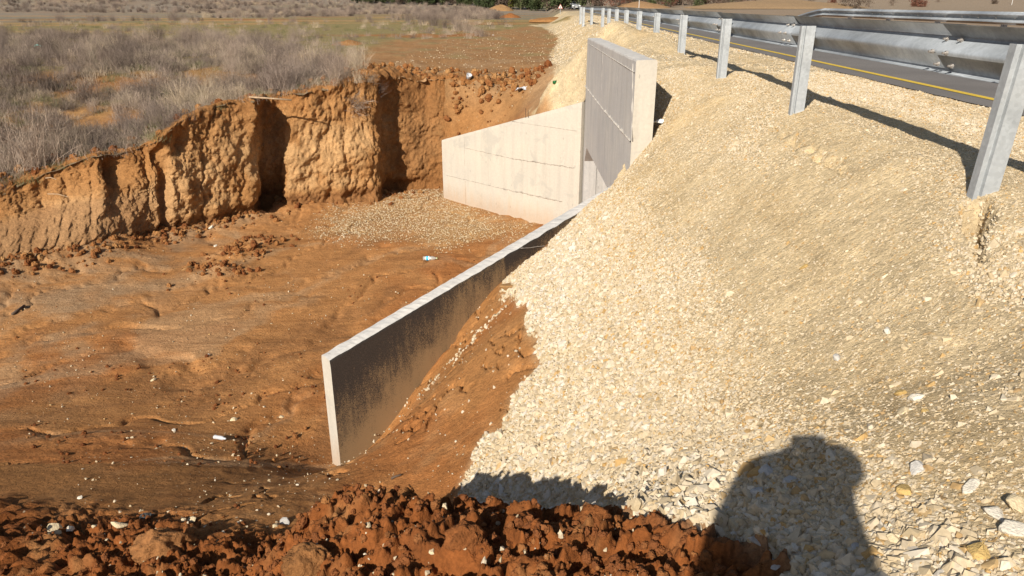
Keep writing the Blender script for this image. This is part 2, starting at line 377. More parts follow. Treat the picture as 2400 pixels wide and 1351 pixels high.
# fields that say what covers the ground ---------------------------------
def shoulder_far(xr): return -1.2 * (1 - sst(.2, 2.95, xr)) - .35 * sst(13.5, 18, xr)
def hi_raw(x, y):
    xr, yr = to_r(x, y); r = np.hypot(x, y)
    z = hi_f(x, y); far = shoulder_far(xr)
    z = z + (far - z) * sst(26, 36, y); z = z + (far - z) * sst(26, 40, r) * (y > 0) + 0
    z = np.where(y < -1, z * (1 - sst(-2, -8, y)) + (-.6) * sst(-2, -8, y), z) if False else z
    z = np.where(y <= 0, z + (np.where(xr > 2.9, 0, -.8) - z) * sst(4, 9, r), z)
    z = z + (far - z) * sst(2.95, 3.2, xr)
    z = z + np.maximum(0, r - 190) * .030 * (1 + .35 * fbm(x, y, 3.3, 3, 1 / 160.)) * sst(190, 300, r)
    return z
def lo_raw(x, y): return np.clip(lo_f(x, y), -5.3, 0)
def sample(f, x, y): return float(f(np.array([x], float), np.array([y], float))[0])
def hit(px, py, f, y0=1.2, y1=160.):
    d = ray(px, py); ts = np.exp(np.linspace(math.log(y0 / d[1]), math.log(y1 / d[1]), 1500))
    X = CAM[0] + d[0] * ts; Y = d[1] * ts; Z = CZ + d[2] * ts; g = f(X, Y) - Z
    i = np.argmax(g > 0)
    if g[i] <= 0: i = len(ts) - 1
    return np.array([X[i], Y[i], Z[i]])
gp = [hit(a, b, hi_raw)[:2] for a, b in ((1905, 1370), (1885, 1300), (1700, 1246), (1620, 1228))]
gp += [np.array((.45, 3.0)), np.array((-.05, 3.5))]
gp += [hit(a, b, hi_raw, 4.3)[:2] for a, b in ((1100, 1150), (1115, 1100), (1140, 1020), (1185, 1010), (1220, 915), (1290, 830), (1262, 770), (1238, 720), (1180, 665), (1290, 572))]
gp += [tuple(WN0 + WD * 4.6 + WN * .15), tuple(J1 + WN * .6), (1.7, 12.6), (2.05, 19.3), tuple(WF0 + FD * 4.4)]
gp += [hit(a, b, hi_raw, 20.)[:2] for a, b in ((1240, 262), (1290, 208), (1300, 180), (1284, 150), (1292, 128), (1306, 98), (1308, 84), (1275, 66), (1235, 60), (1290, 55), (1335, 47), (1338, 38))]
gp += [from_r(-2.5, 125), from_r(5.5, 125), from_r(5.5, -6), (1.2, -6), (.9, .6)]
gp = [tuple(map(float, p[:2])) for p in gp]
fp = [tuple(hit(a, b, lo_raw, 6.)[:2]) for a, b in ((740, 520), (800, 490), (880, 468), (960, 447), (1045, 432), (1090, 470), (1240, 545), (1150, 565), (1040, 585), (950, 560), (860, 575), (770, 560))]
def gravel_mask(x, y, edge=.16):
    ins = inside(gp, x, y); d = dseg(gp, x, y, True) * np.where(ins, 1, -1)
    r = np.hypot(x, y); d = d + fbm(x, y, 0, 4, 1.6) * .22 * np.clip(r / 7, .5, 2.5)
    return sst(-edge, edge, d)
def floor_gravel(x, y):
    ins = inside(fp, x, y); d = dseg(fp, x, y, True) * np.where(ins, 1, -1)
    return sst(-.6, .9, d + fbm(x, y, 0, 4, 1.0) * .9)

TRK = [tuple(hit(a, b, hi_raw, 15.)[:2]) for a, b in ((800, 235), (850, 120), (905, 96), (1010, 92), (1120, 92), (1160, 74), (1245, 60), (1345, 60), (1345, 240), (1200, 240), (1000, 235))]
# clods on the spoil ridge in front, and along the rim of the cut
def ridge_mask(x, y):
    zc = y * CP + .9
    m = sst(4.7, 3.7, y - .45 * np.clip(-x - 1., 0, 5) + .5 * fbm(x, y, 3., 3, 1.2)) * (x < 3)
    m = m * (1 - gravel_mask(x, y, .08))
    return m
def rim_clod_mask(x, y):
    d = dseg([tuple(p) for p in bank_rim[:, :2]], x, y)
    k = sst(-9, -4.4, x)
    m = sst(1.0 + 1.3 * 1, .2, d) * (.35 + .65 * k)
    return m * (1 - gravel_mask(x, y))
def detail_hi(x, y):
    r = np.hypot(x, y); G = gravel_mask(x, y); rd = ridge_mask(x, y); rc = rim_clod_mask(x, y); xr, yr = to_r(x, y)
    d = .05 * fbm(x, y, 1., 4, .6) * np.clip(r / 6, .2, 3)
    # spoil ridge: lumps with deep gaps
    b1 = billow(x, y, 2., 4, 2.6); b2 = fbm(x, y, 5., 5, 9.0); w_ = fbm(x, y, 9., 3, 1.2)
    wx = x + .09 * fbm(x, y, 3., 3, 5.); wy = y + .09 * fbm(x, y, 6., 3, 5.); c1 = perlin(wx * 4.6, wy * 7., 1.); c2 = perlin(wx * 10.5, wy * 15., 2.); c3 = perlin(wx * 17, wy * 22, 3.); c4 = fbm(x, y, 5., 3, 38.) * (r < 5); ter = sst(-.10, .10, c1) * .070 + sst(-.12, .12, c2) * .045 + sst(-.2, .2, c3) * .024
    lump = .04 * b1 + .045 * b2 + .10 * w_ + ter + .020 * c4 - .08
    d = d + rd * lump * 1.0
    d = d + rc * (.13 * billow(x, y, 3., 4, 1.7) + .06 * fbm(x, y, 7., 4, 5.)) * sst(60, 40, r)
    d = d + (1 - G) * (1 - rd) * .02 * fbm(x, y, 2., 5, 4.) * (r < 40)
    # shrinkage cracks in the earth fill behind the near wing
    fill = (1 - G) * (1 - rd) * (y < 12) * (x > -3) * (y > 3.6)
    cr = np.abs(perlin(x * 1.7 + fbm(x, y, 0, 3, 3.) * .8, y * .9 + x * .8, 4.)); d = d - fill * .10 * np.exp(-(cr / .035) ** 2) * (perlin(x * .9, y * .9, 7.) > -.05)
    d = d + fill * .03 * fbm(x, y, 8., 5, 2.2)
    d = d + G * (.028 * fbm(x, y, 3., 5, 2.0) + .03 * fbm(xr, yr * .25, 3., 3, 1.6)) * (xr < 5.0)
    # wash-out hollow by the nearest post, small scarps on the crest of the slope
    px_, py_ = POST0; u = xr - px_; v = yr - py_
    cl = u + .07 - .40 * v + .05 * fbm(x, y, 2., 3, 6.); d = d - .44 * np.exp(-((cl + .02) / .075) ** 4) * sst(-.46, -.34, v) * sst(.0, -.10, v)
    d = d - (.12 + .08 * fbm(x, y, 3., 2, 5.)) * np.exp(-((cl + .02) / .028) ** 2) * sst(-.80, -.62, v) * sst(-.30, -.42, v)
    for (k, yc, wd) in ((.33, 6.9, .045), (.30, 8.2, .04)):
        d = d - .07 * (fbm(x, y, 5., 2, 4.) > .0) * np.exp(-((u + k + .06 * fbm(x, y, 0, 3, 3.)) / wd) ** 2) * np.exp(-((yr - yc) / .8) ** 2)
    # tyre and foot scuffs
    return d * np.where(xr > 5.05, 0.15, 1)
POST0 = (2.93, 4.80)
FLOWD = np.array([-.72, -.69])
def detail_lo(x, y):
    a = x * FLOWD[0] + y * FLOWD[1]; b = -x * FLOWD[1] + y * FLOWD[0]; wv = fbm(x, y, 2., 4, .35)
    st = fbm(a * .18, b * 1.1 + wv * 2.2, 1., 5, 1.); d = .07 * wv + .05 * st
    ch = np.abs(perlin(a * .14 + 3., b * .55 + wv * 1.6, 3.)); d = d - .07 * np.exp(-(ch / .04) ** 2)
    near = sst(11.5, 7.5, y); rough = sst(.05, .40, fbm(x, y, 6., 4, .5) + near * .22)
    d = d + rough * (.028 * billow(x, y, 3., 4, 2.6) + .022 * fbm(x, y, 5., 4, 7.))
    fl_ = fbm(a * .30, b * 2.2 + wv * 5., 4., 4, 1.); d = d + .020 * fl_
    dist = dseg([tuple(p) for p in foot2], x, y); tal = np.exp(-(dist / .7) ** 2)
    d = d + tal * (.10 + .10 * billow(x, y, 4., 4, 2.0)) * sst(-4.2, -6.5, x) + .25 * tal * sst(-9, -13, x)
    # clods that have slid off the bank
    for cx, cy in ((600, 575), (560, 600), (520, 640)):
        q = CL[(cx, cy)]; d = d + .22 * np.exp(-((x - q[0]) ** 2 + (y - q[1]) ** 2) / .35) * (.6 + .6 * billow(x, y, 8., 4, 2.4))
    return d
CL = {k: hit(k[0], k[1], lo_raw, 6.) for k in ((600, 575), (560, 600), (520, 640))}

# soil colours (linear albedo)
BROWN = np.array((.30, .140, .048)); TAN = np.array((.34, .185, .080)); RED = np.array((.255, .088, .024)); DRED = np.array((.20, .068, .020))
def soil_hi(x, y, z):
    r = np.hypot(x, y); xr, yr = to_r(x, y); n = fbm(x, y, 2., 5, .5); n2 = fbm(x, y, 9., 4, 1.7); N = len(x)
    c = np.tile(BROWN, (N, 1)); c = mixc(c, RED, sst(-.1, .35, n) * .6); c = mixc(c, TAN, sst(.05, .4, n2) * .4)
    rd = ridge_mask(x, y); c = mixc(c, tuple(RED * np.array((.88, .82, .8))), rd * .95); c = mixc(c, DRED, rd * sst(0, .3, -n2))
    c = mixc(c, (.33, .16, .06), rd * sst(.12, .4, n2) * .7)
    # field: weathered soil under dry growth, greener strips further off
    fld = sst(18, 21, y + .55 * np.clip(-x - 4, 0, 30) * .7) * (xr < 2.5)
    scrub = scrub_mask(x, y)
    c = mixc(c, (.235, .165, .095), fld * scrub)
    g1 = sst(-.25, .15, fbm(x * .35, y, 4., 4, .12) + .25 * sst(60, 80, r) - .30 * sst(120, 150, r))
    c = mixc(c, (.235, .195, .085), fld * g1 * sst(26, 40, r) * .9)
    c = mixc(c, (.215, .185, .135), sst(105, 135, r) * sst(-.35, .1, fbm(x * .5, y, 1., 3, .03)) * (xr < 30))
    c = mixc(c, (.40, .23, .095), fld * (1 - scrub) * sst(.05, .3, fbm(x * .12, y, 8., 4, .12)) * .8)
    tr = sst(-.8, .8, dseg(TRK, x, y, True) * np.where(inside(TRK, x, y), 1, -1) + fbm(x, y, 5., 4, .4) * 1.2); tk = mixc(np.tile(np.array((.31, .165, .068)), (N, 1)), (.35, .21, .105), sst(-.1, .3, n)); tk = mixc(tk, (.225, .17, .062), sst(.05, .3, fbm(x, y, 2., 4, .5)) * sst(32, 36, y) * .6); c = c * (1 - tr)[:, None] + tk * tr[:, None]
    hill = sst(150, 230, r) * (.75 + .25 * sst(-.2, .2, fbm(x * .3, y, 6., 4, .03))); c = mixc(c, (.25, .20, .15), hill * .9); c = mixc(c, (.30, .19, .10), hill * sst(.1, .35, fbm(x, y, 2., 4, .02)) * .6)
    right = sst(13.6, 16, xr); c = mixc(c, (.28, .215, .15), right * .9); c = mixc(c, (.34, .20, .10), right * sst(.2, .35, fbm(x * .4, y, 5., 3, .04)) * sst(60, 80, r) * .6)
    # gravel bed: sandy fines
    G = gravel_mask(x, y); s = fbm(xr, yr * .35, 6., 5, .9); dusty = sst(-.25, .3, s + .22 * sst(1.0, 2.4, xr) * sst(11, 5, y))
    gc = mixc(np.tile(np.array((.47, .375, .24)), (N, 1)), (.59, .455, .27), dusty)
    gc = mixc(gc, (.50, .36, .19), sst(.1, .4, s) * .6)
    wedge = sst(12.5, 11, y) * sst(4.2, 5.0, y) * sst(-3.2, -2.4, x); c = c * (1 + .28 * wedge * (1 - rd))[:, None]
    return c * (1 - G)[:, None] + gc * G[:, None], G
def soil_lo(x, y, z):
    N = len(x); n = fbm(x, y, 2., 5, .35); n2 = fbm(x, y, 9., 5, 1.3)
    a = x * FLOWD[0] + y * FLOWD[1]; b = -x * FLOWD[1] + y * FLOWD[0]
    st = fbm(a * .12, b * .8 + fbm(x, y, 2., 4, .3) * 2.4, 1., 5, 1.)
    c = np.tile(BROWN * np.array((1.32, 1.32, 1.35)), (N, 1)); c = mixc(c, RED * 1.3, sst(.0, .35, n + .22 * sst(14, 9, y)) * .6)
    c = mixc(c, (.42, .275, .15), sst(.02, .28, st) * .45); c = mixc(c, (.25, .115, .044), sst(.08, .3, -st) * .6)
    c = mixc(c, (.30, .20, .115), sst(-6, -9, x) * sst(-.2, .3, n2) * .6)
    G = floor_gravel(x, y) * .55
    c = mixc(c, (.38, .25, .12), G)
    return c, G
def scrub_mask(x, y):
    r = np.hypot(x, y)
    lim = -4.9 - .42 * (y - 24)          # right edge of the scrub
    m = sst(.8, -1.0, x - lim + fbm(x, y, 3., 4, .4) * 2.0) * sst(50, 43, y + 3 * fbm(x, y, 1., 3, .2) - .45 * np.clip(-x - 12, 0, 30))
    return m * sst(-.16, .16, fbm(x, y, 7., 4, .26) + .06)

# ------------------------------------------------------------------ ground meshes
def polar():
    th = np.concatenate([np.arange(-180, -46, 4.), np.arange(-46, -38, .5), np.arange(-38, 38, .125), np.arange(38, 46, .5), np.arange(46, 181, 4.)])
    th = np.radians(th); r = [.25]
    while r[-1] < 1500:
        q = r[-1]; r.append(q * (1.05 if q < 1.3 else 1.0048 if q < 6 else 1.0056 if q < 30 else 1.018 if q < 220 else 1.07))
    r = np.array(r); R, T = np.meshgrid(r, th, indexing='ij'); return R * np.sin(T), R * np.cos(T), len(r), len(th)
GX, GY, NR, NTH = polar(); X = GX.ravel(); Y = GY.ravel()
NN = len(X); near = np.hypot(X, Y) < 400
IN = inside(Q, X, Y)
ZH = hi_raw(X, Y)
dz = np.zeros(NN); dz[near] = detail_hi(X[near], Y[near]); 
region = (X > -26) & (X < 10.5) & (Y > 6) & (Y < 28)
ZL = np.zeros(NN); ZL[region] = lo_raw(X[region], Y[region]) + detail_lo(X[region], Y[region])
ds = np.full(NN, 1e9); ds[region] = dseg(soft, X[region], Y[region])
# the two sheets meet along the open front of the pit
m = region & (ds < 1.6); k = sst(0, 1.5, ds[m]); zm = .5 * (ZH[m] + dz[m]) + .5 * ZL[m]
ZHd = ZH + dz; ZH2 = ZHd.copy()
ZH2[m] = np.where(IN[m], ZHd[m], ZHd[m] * k + zm * (1 - k)); ZL[m] = ZL[m] * k + zm * (1 - k)
idx = np.arange(NR * NTH).reshape(NR, NTH)
F = np.stack([idx[:-1, :-1], idx[:-1, 1:], idx[1:, 1:], idx[1:, :-1]], -1).reshape(-1, 4)[:, ::-1]
fi = IN[F].sum(1)
barrel = (X > HX - .2) & (X < 10) & (Y > HY0 - .1) & (Y < HY1 + .1)
dq = np.full(NN, 1e9); dq[region] = dseg(Q, X[region], Y[region], True)
lo_v = IN | barrel
highF = F[fi <= 2]; lowF = F[((lo_v[F].sum(1)) >= 2)]
def ground_part(name, FF, Z, colf, streak, mat_):
    u, inv = np.unique(FF, return_inverse=True); V = np.stack([X[u], Y[u], Z[u]], 1)
    me = mesh_np(name, V, inv.reshape(-1, 4), mat_, True)
    c, G = colf(X[u], Y[u], Z[u]); a = me.color_attributes.new('soil', 'FLOAT_COLOR', 'POINT')
    a.data.foreach_set('color', np.hstack([c, np.ones((len(c), 1))]).astype(np.float32).ravel())
    s = me.attributes.new('streak', 'FLOAT', 'POINT'); s.data.foreach_set('value', np.full(len(u), streak, np.float32))
    pb = me.attributes.new('pebble', 'FLOAT', 'POINT'); r = np.hypot(X[u], Y[u])
    pb.data.foreach_set('value', (sst(14, 9, r)).astype(np.float32))
    o = link(name, me); tag(o, kind='structure'); return o
ground = ground_part('ground', highF, ZH2, soil_hi, 0.0, M_ground)
pit = ground_part('pit_floor', lowF, ZL, soil_lo, .42, M_ground)
def zh(x, y): x = np.atleast_1d(np.asarray(x, float)); y = np.atleast_1d(np.asarray(y, float)); return hi_raw(x, y) + detail_hi(x, y)
def zl(x, y): x = np.atleast_1d(np.asarray(x, float)); y = np.atleast_1d(np.asarray(y, float)); return lo_raw(x, y) + detail_lo(x, y)

# cut bank -----------------------------------------------------------------
HOLES = [(float(bank_foot[3, 0]) + .9, .78, .32, .13, .75), (float(bank_foot[5, 0]) + .1, .86, .20, .10, .35), (float(bank_foot[8, 0]) - .6, .80, .25, .12, .4), (float(bank_foot[6, 0]) + .1, .45, .16, .35, .4), (float(bank_foot[14, 0]) + .9, .9, .22, .06, .3)]
def make_bank():
    L = np.concatenate([[0], np.cumsum(np.linalg.norm(np.diff(bank_foot[:, :2], axis=0), axis=1))])
    ns = int(L[-1] / .028); s = np.linspace(0, L[-1], ns)
    def interp(A):      # linear with slight rounding
        o = np.stack([np.interp(s, L, A[:, i]) for i in range(3)], 1)
        k = np.hanning(11); k /= k.sum(); p = np.pad(o, ((5, 5), (0, 0)), 'edge'); return np.stack([np.convolve(p[:, i], k, 'valid') for i in range(3)], 1)
    Fo = interp(bank_foot); Ri = interp(bank_rim)
    vv = np.concatenate([np.linspace(-.12, 1, 120), 1 + np.linspace(.0, 1, 34)[1:]])
    S, V = np.meshgrid(np.arange(ns), vv, indexing='ij'); S1 = s[S]
    foot = Fo[S]; rim = Ri[S]; v = np.clip(V, 0, 1); lip = np.clip(V - 1, 0, 1)
    # horizontal out direction (towards pit)
    t = np.gradient(Fo[:, :2], axis=0); kk = np.hanning(61); kk /= kk.sum()
    t = np.stack([np.convolve(np.pad(t[:, i], 30, 'edge'), kk, 'valid') for i in range(2)], 1); t /= np.linalg.norm(t, axis=1)[:, None]
    out = np.stack([t[:, 1], -t[:, 0]], 1)[S]
    tal = sst(-8.0, -11.0, foot[..., 0])                       # talus apron at the left
    hf = v ** 1.0; prof_t = np.where(v < .52, v / .52 * .86, .86 + (v - .52) / .48 * .14)
    prof = prof_t * tal + (.55 * v + .45 * v ** 3) * (1 - tal)
    x = foot[..., 0] + (rim[..., 0] - foot[..., 0]) * prof; y = foot[..., 1] + (rim[..., 1] - foot[..., 1]) * prof
    z = foot[..., 2] + (rim[..., 2] - foot[..., 2]) * V.clip(-.12, 1)
    # lip running back over the field
    x = x - out[..., 0] * lip * 1.3; y = y - out[..., 1] * lip * 1.3
    zfield = (hi_raw(x.ravel(), y.ravel()) + detail_hi(x.ravel(), y.ravel())).reshape(x.shape)
    z = np.where(V > 1, zfield + .045 - .12 * lip ** 2, z)
    env = sst(-.1, .05, V) * sst(1.9, 1.0, V)
    # erosion: upright flutes, slabs and pockets
    fl = fbm(S1, z * .55, 1.7, 6, 1.2, gain=.58); fl2 = billow(S1 * 1.0, z * .25, 4., 4, 1.9); pk = fbm(S1 * 1.1, z, 8., 7, 1.1, gain=.6); fine = billow(S1, z, 5., 5, 4.5)
    crack = np.abs(perlin(S1 * 1.05 + fbm(S1, z, 3., 3, .8) * .7, z * .20, 2.)); ck = np.exp(-(crack / .05) ** 2) * (perlin(S1 * .35, z * .2, 6.) > -.1)
    right = sst(-4.4, -3.4, foot[..., 0])
    d = .17 * fl * (1 - .5 * right) + .26 * pk + .04 * fine - .07 * ck * (1 - .6 * right) + .10 * np.round(pk * 5 + .5) / 5
    und = -.12 * np.exp(-((v - .05) / .06) ** 2)
    ledge = .16 * sst(.45, .62, v + .10 * fbm(S1, z * 0, 9., 3, .7)) * (1 - sst(.8, 1, v)) * sst(-8, -6, foot[..., 0]) * (1 - right)
    for (sx, vc, rs_, rv, dep) in HOLES: d = d - dep * np.exp(-((S1 - np.interp(sx, bank_foot[:, 0], L)) / rs_) ** 2 - ((v - vc) / rv) ** 2)
    d = d + .035 * fbm(S1, z, 12., 4, 9.) + .04 * billow(S1, z, 2., 3, 7.) * (1 - sst(.0, .3, fbm(S1, z, 21., 2, .6)))
    d = (d + und - ledge * .6) * env * np.where(V > 1, .35, 1)
    # dug-out pocket at the far left and small hollows below the rim
    x = x + out[..., 0] * d; y = y + out[..., 1] * d
    z = z + env * (.07 * billow(S1, y, 3., 4, 2.2) * sst(.8, 1.0, V)) * 1.0
    idx = np.arange(ns * len(vv)).reshape(ns, len(vv))
    Fq = np.stack([idx[:-1, :-1], idx[1:, :-1], idx[1:, 1:], idx[:-1, 1:]], -1).reshape(-1, 4)
    X_, Y_, Z_ = x.ravel(), y.ravel(), z.ravel()
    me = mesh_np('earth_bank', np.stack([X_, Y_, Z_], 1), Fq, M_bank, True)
    n = fbm(X_, Z_, Y_, 5, .8); n2 = fbm(S1.ravel(), Z_, 3., 5, 2.6); vr = v.ravel()
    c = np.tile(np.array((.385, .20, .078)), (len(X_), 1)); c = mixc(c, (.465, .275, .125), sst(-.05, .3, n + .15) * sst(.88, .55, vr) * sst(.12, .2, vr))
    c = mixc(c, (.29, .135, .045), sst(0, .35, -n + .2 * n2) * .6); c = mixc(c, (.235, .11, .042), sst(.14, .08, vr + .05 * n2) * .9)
    lf = sst(-8.6, -10.2, X_); c = mixc(c, (.34, .16, .055), lf * sst(.5, .65, vr) * .7); c = mixc(c, (.37, .205, .095), lf * sst(.6, .45, vr) * .8)
    rg = sst(-4.4, -3.6, X_ + .3 * n); c = mixc(c, (.235, .105, .036), rg * .8); c = mixc(c, (.33, .175, .07), rg * sst(.1, .35, n2) * .6)
    c = mixc(c, (.27, .12, .04), sst(.86, .97, vr) * .6)
    lp = sst(.05, .6, lip.ravel()); cf, G = soil_hi(X_, Y_, Z_); c = c * (1 - lp)[:, None] + cf * lp[:, None]
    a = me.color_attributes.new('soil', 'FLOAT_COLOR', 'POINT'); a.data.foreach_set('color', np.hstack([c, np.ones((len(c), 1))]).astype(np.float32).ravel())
    for nm, val in (('streak', 0), ('pebble', .4)):
        s_ = me.attributes.new(nm, 'FLOAT', 'POINT'); s_.data.foreach_set('value', np.full(len(X_), val, np.float32))
    tag(link('earth_bank', me), kind='structure'); return np.stack([X_, Y_, Z_], 1)
BANKV = make_bank()

# road ---------------------------------------------------------------------
def strip(name, xa, xb, y0, y1, z, m, n=60, wob=0.0, parent=None):
    V = []; F = []; ys = np.linspace(y0, y1, n)
    for i, yy in enumerate(ys):
        for xx in (xa + wob * float(perlin(np.array([yy * 1.3]), np.array([1.]))[0]), xb): V.append((*from_r(xx, yy), z + 0.0))
    F = [(2 * i, 2 * i + 1, 2 * i + 3, 2 * i + 2) for i in range(n - 1)]
    o = pyobj(name, V, F, m, parent); return o
road = tag(strip('road', 5.22, 12.1, -8, 190, .012, M_asphalt, 500, .07), kind='structure')
strip('edge_line', 5.62, 5.75, -8, 190, .018, M_yellow, 3, parent=road)
strip('lane_line', 8.62, 8.74, -8, 190, .018, M_white, 3, parent=road)
strip('edge_line', 11.6, 11.75, -8, 190, .018, M_yellow, 3, parent=road)

# ------------------------------------------------------------------ concrete culvert


def wing(name, origin, direction, normal, length, topf, thick, zbot, mats, dust=None):
    """a = face towards the pit, offset +thick/2 along normal. mats: pit face, top, back face, ends"""
    n = int(length / .045); V = []; rs = np.random.RandomState(len(name))
    K = 3                                          # points across the top
    rows = [0, .35, .7, 1]                         # down the faces
    per = []
    for i in range(n + 1):
        t = length * i / n; c = origin + direction * t; zt = topf(t)
        ring = []
        ja = .020 * perlin(np.array([t * 6.]), np.array([1.]))[0] + .006 * perlin(np.array([t * 22.]), np.array([3.]))[0]
        jb = .028 * perlin(np.array([t * 5.]), np.array([7.]))[0] + .008 * perlin(np.array([t * 25.]), np.array([9.]))[0]
        chip = max(0, perlin(np.array([t * 1.7]), np.array([13.]))[0] - .25) * .10
        for r in (0, .5, .97): ring.append((c + normal * thick / 2, zbot + (zt - zbot) * r))
        ring.append((c + normal * (thick / 2 - .012 + ja * .3), zt - .008 + ja * .5))
        for k in range(1, K): ring.append((c + normal * (thick / 2 - thick * k / K), zt + .003 * rs.randn()))
        ring.append((c - normal * (thick / 2 - .015 - jb * .3 - chip * .3), zt - .012 + jb * .4 - chip))
        for r in (.96, .5, 0): ring.append((c - normal * thick / 2, zbot + (zt - zbot) * r - (chip * .4 if r == .96 else 0)))
        for p, z in ring: V.append((p[0], p[1], z))
        per.append(len(ring))
    m_ = per[0]; F = []; MI = []
    for i in range(n):
        for k in range(m_ - 1):
            F.append((i * m_ + k, i * m_ + k + 1, (i + 1) * m_ + k + 1, (i + 1) * m_ + k)); MI.append(0 if k < 3 else 1 if k < 3 + K else 2)
    F.append(tuple(range(m_))[::-1]); MI.append(3); F.append(tuple(n * m_ + k for k in range(m_))); MI.append(3)
    me = bpy.data.meshes.new(name); me.from_pydata(V, [], F); me.update()
    for q in mats: me.materials.append(q)
    me.polygons.foreach_set('material_index', MI)
    if dust:
        a = me.attributes.new('dust', 'FLOAT', 'POINT'); a.data.foreach_set('value', [dust(np.array(v)) for v in V])
    return me
def seam(name, p0, p1, w_, proud, m, parent, gapn=.15, seed=1):
    """a ragged line of mortar left where two pours of concrete meet"""
    p0 = Vector(p0); p1 = Vector(p1); n = max(8, int((p1 - p0).length / .05)); ax = (p1 - p0).normalized(); up = Vector((0, 0, 1))
    nrm = Vector(proud[:3]).normalized(); d = proud[3]; side = nrm.cross(ax).normalized(); V = []; F = []
    for i in range(n + 1):
        p = p0.lerp(p1, i / n); s = float(perlin(np.array([i * .33]), np.array([seed * 3.1]))[0]); s2 = float(perlin(np.array([i * .7]), np.array([seed * 7.3]))[0])
        h = w_ * (.7 + .9 * s2); c = p + side * s * w_ * .9; dd = d * max(.15, .8 + 1.2 * s)
        V += [tuple(c - side * h - nrm * .004), tuple(c + nrm * dd), tuple(c + side * h - nrm * .004)]
    for i in range(n): F += [(3 * i, 3 * i + 1, 3 * i + 4, 3 * i + 3), (3 * i + 1, 3 * i + 2, 3 * i + 5, 3 * i + 4)]
    return pyobj(name, V, F, m, parent)

# near wing, black waterproofing on the side that holds back the fill
nw = empty('wing_wall', (WN0[0], WN0[1], CZ - FLOOR_H)); tag(nw, 'low sloping concrete wing wall with black coated back and white top edge, nearer of the two', 'wall')
def dustf(v):
    t = (v[:2] - WN0) @ WD; zl_ = -4.75 + (-1.95 + 4.75) * min(max(t / 4.8, 0), 1); h = v[2] - zl_
    return float(np.clip(1.05 - h / (1.25 if t < 3 else .5), -.35, 1)) if t < 3.4 else float(np.clip(.55 - h, -.5, 1))
me = wing('wing_wall_body', WN0, WD, WN, WLEN, near_top, WT, -5.3, [M_conc_cream, M_conc_top, M_bitumen, M_conc_cream], dustf)
# finer rows on the coated back so the dust can fade
b = link('wall_body', me, nw); b.location = -nw.location
def rect_back():
    V = []; F = []; D = []; n, mrow = 110, 26
    for i in range(n + 1):
        t = WLEN * i / n; c = WN0 + WD * t - WN * (WT / 2 + .004); zt = near_top(t)
        for j in range(mrow + 1):
            z = -5.3 + (zt - .03 + .012 * float(perlin(np.array([t * 9.]), np.array([2.]))[0]) + 5.3) * j / mrow
            V.append((c[0], c[1], z)); D.append(dustf(np.array(V[-1])))
    for i in range(n):
        for j in range(mrow): a = i * (mrow + 1) + j; F.append((a, a + mrow + 1, a + mrow + 2, a + 1))
    o = pyobj('waterproof_coating', V, F, M_bitumen, nw); o.location = -nw.location
    a = o.data.attributes.new('dust', 'FLOAT', 'POINT'); a.data.foreach_set('value', D); return o
rect_back()
def seam_on(line, m, parent, w_=.012, d=.012, seed=1, nrm=None):
    o = seam('joint_seam', line[0], line[1], w_ * 1.35, (*nrm, d * 1.2), m, parent, seed=seed); o.location = -parent.location; return o
q0 = WN0 + WD * 3.3 - WN * (WT / 2 + .004); q1 = WN0 + WD * 4.35 - WN * (WT / 2 + .004)
seam_on(((q0[0], q0[1], near_top(3.3) - .02), (q1[0], q1[1], near_top(4.35) - .42)), mat('seam_grey', (.26, .23, .2)), nw, .010, .012, 4, (-WN[0], -WN[1], 0))

# far wing
fw = empty('wing_wall', (WF0[0], WF0[1], CZ - FLOOR_H)); tag(fw, 'bright cream sloping concrete wing wall between the earth bank and the headwall', 'wall')
o = link('wall_body', wing('far_wing_body', WF0, FD, FN, FLEN, far_top, .26, -5.3, [M_conc_cream, M_conc_cream, M_conc_cream, M_conc_cream]), fw); o.location = -fw.location
fpl = (WF0[0] + FN[0] * .13, WF0[1] + FN[1] * .13, 0); fn3 = (FN[0], FN[1], 0)
def onf(px, py): return tuple(on_plane(px, py, fpl, fn3))
for i, (a, b_, w_, d) in enumerate((((1089, 347), (1200, 372), .014, .010), ((1200, 372), (1346, 394), .022, .014), ((1046, 411), (1180, 443), .014, .012), ((1180, 443), (1318, 473), .024, .016), ((1200, 285), (1352, 308), .010, .008),
                                  ((1088, 330), (1092, 487), .006, .006))):
    seam_on((onf(*a), onf(*b_)), M_conc_dark, fw, w_, d, i + 2, fn3)
for px in (1237, 1243):
    a = onf(px, 268); v, f = tube([(a[0] - .06, a[1] + .03, a[2] - .1), (a[0] - .06, a[1] + .03, a[2] + .16 - (px - 1237) * .01)], .007, 6)
    r_ = pyobj('rebar_stub', v, f, mat('rebar', (.07, .05, .04), .7, .4), fw); r_.location = -fw.location

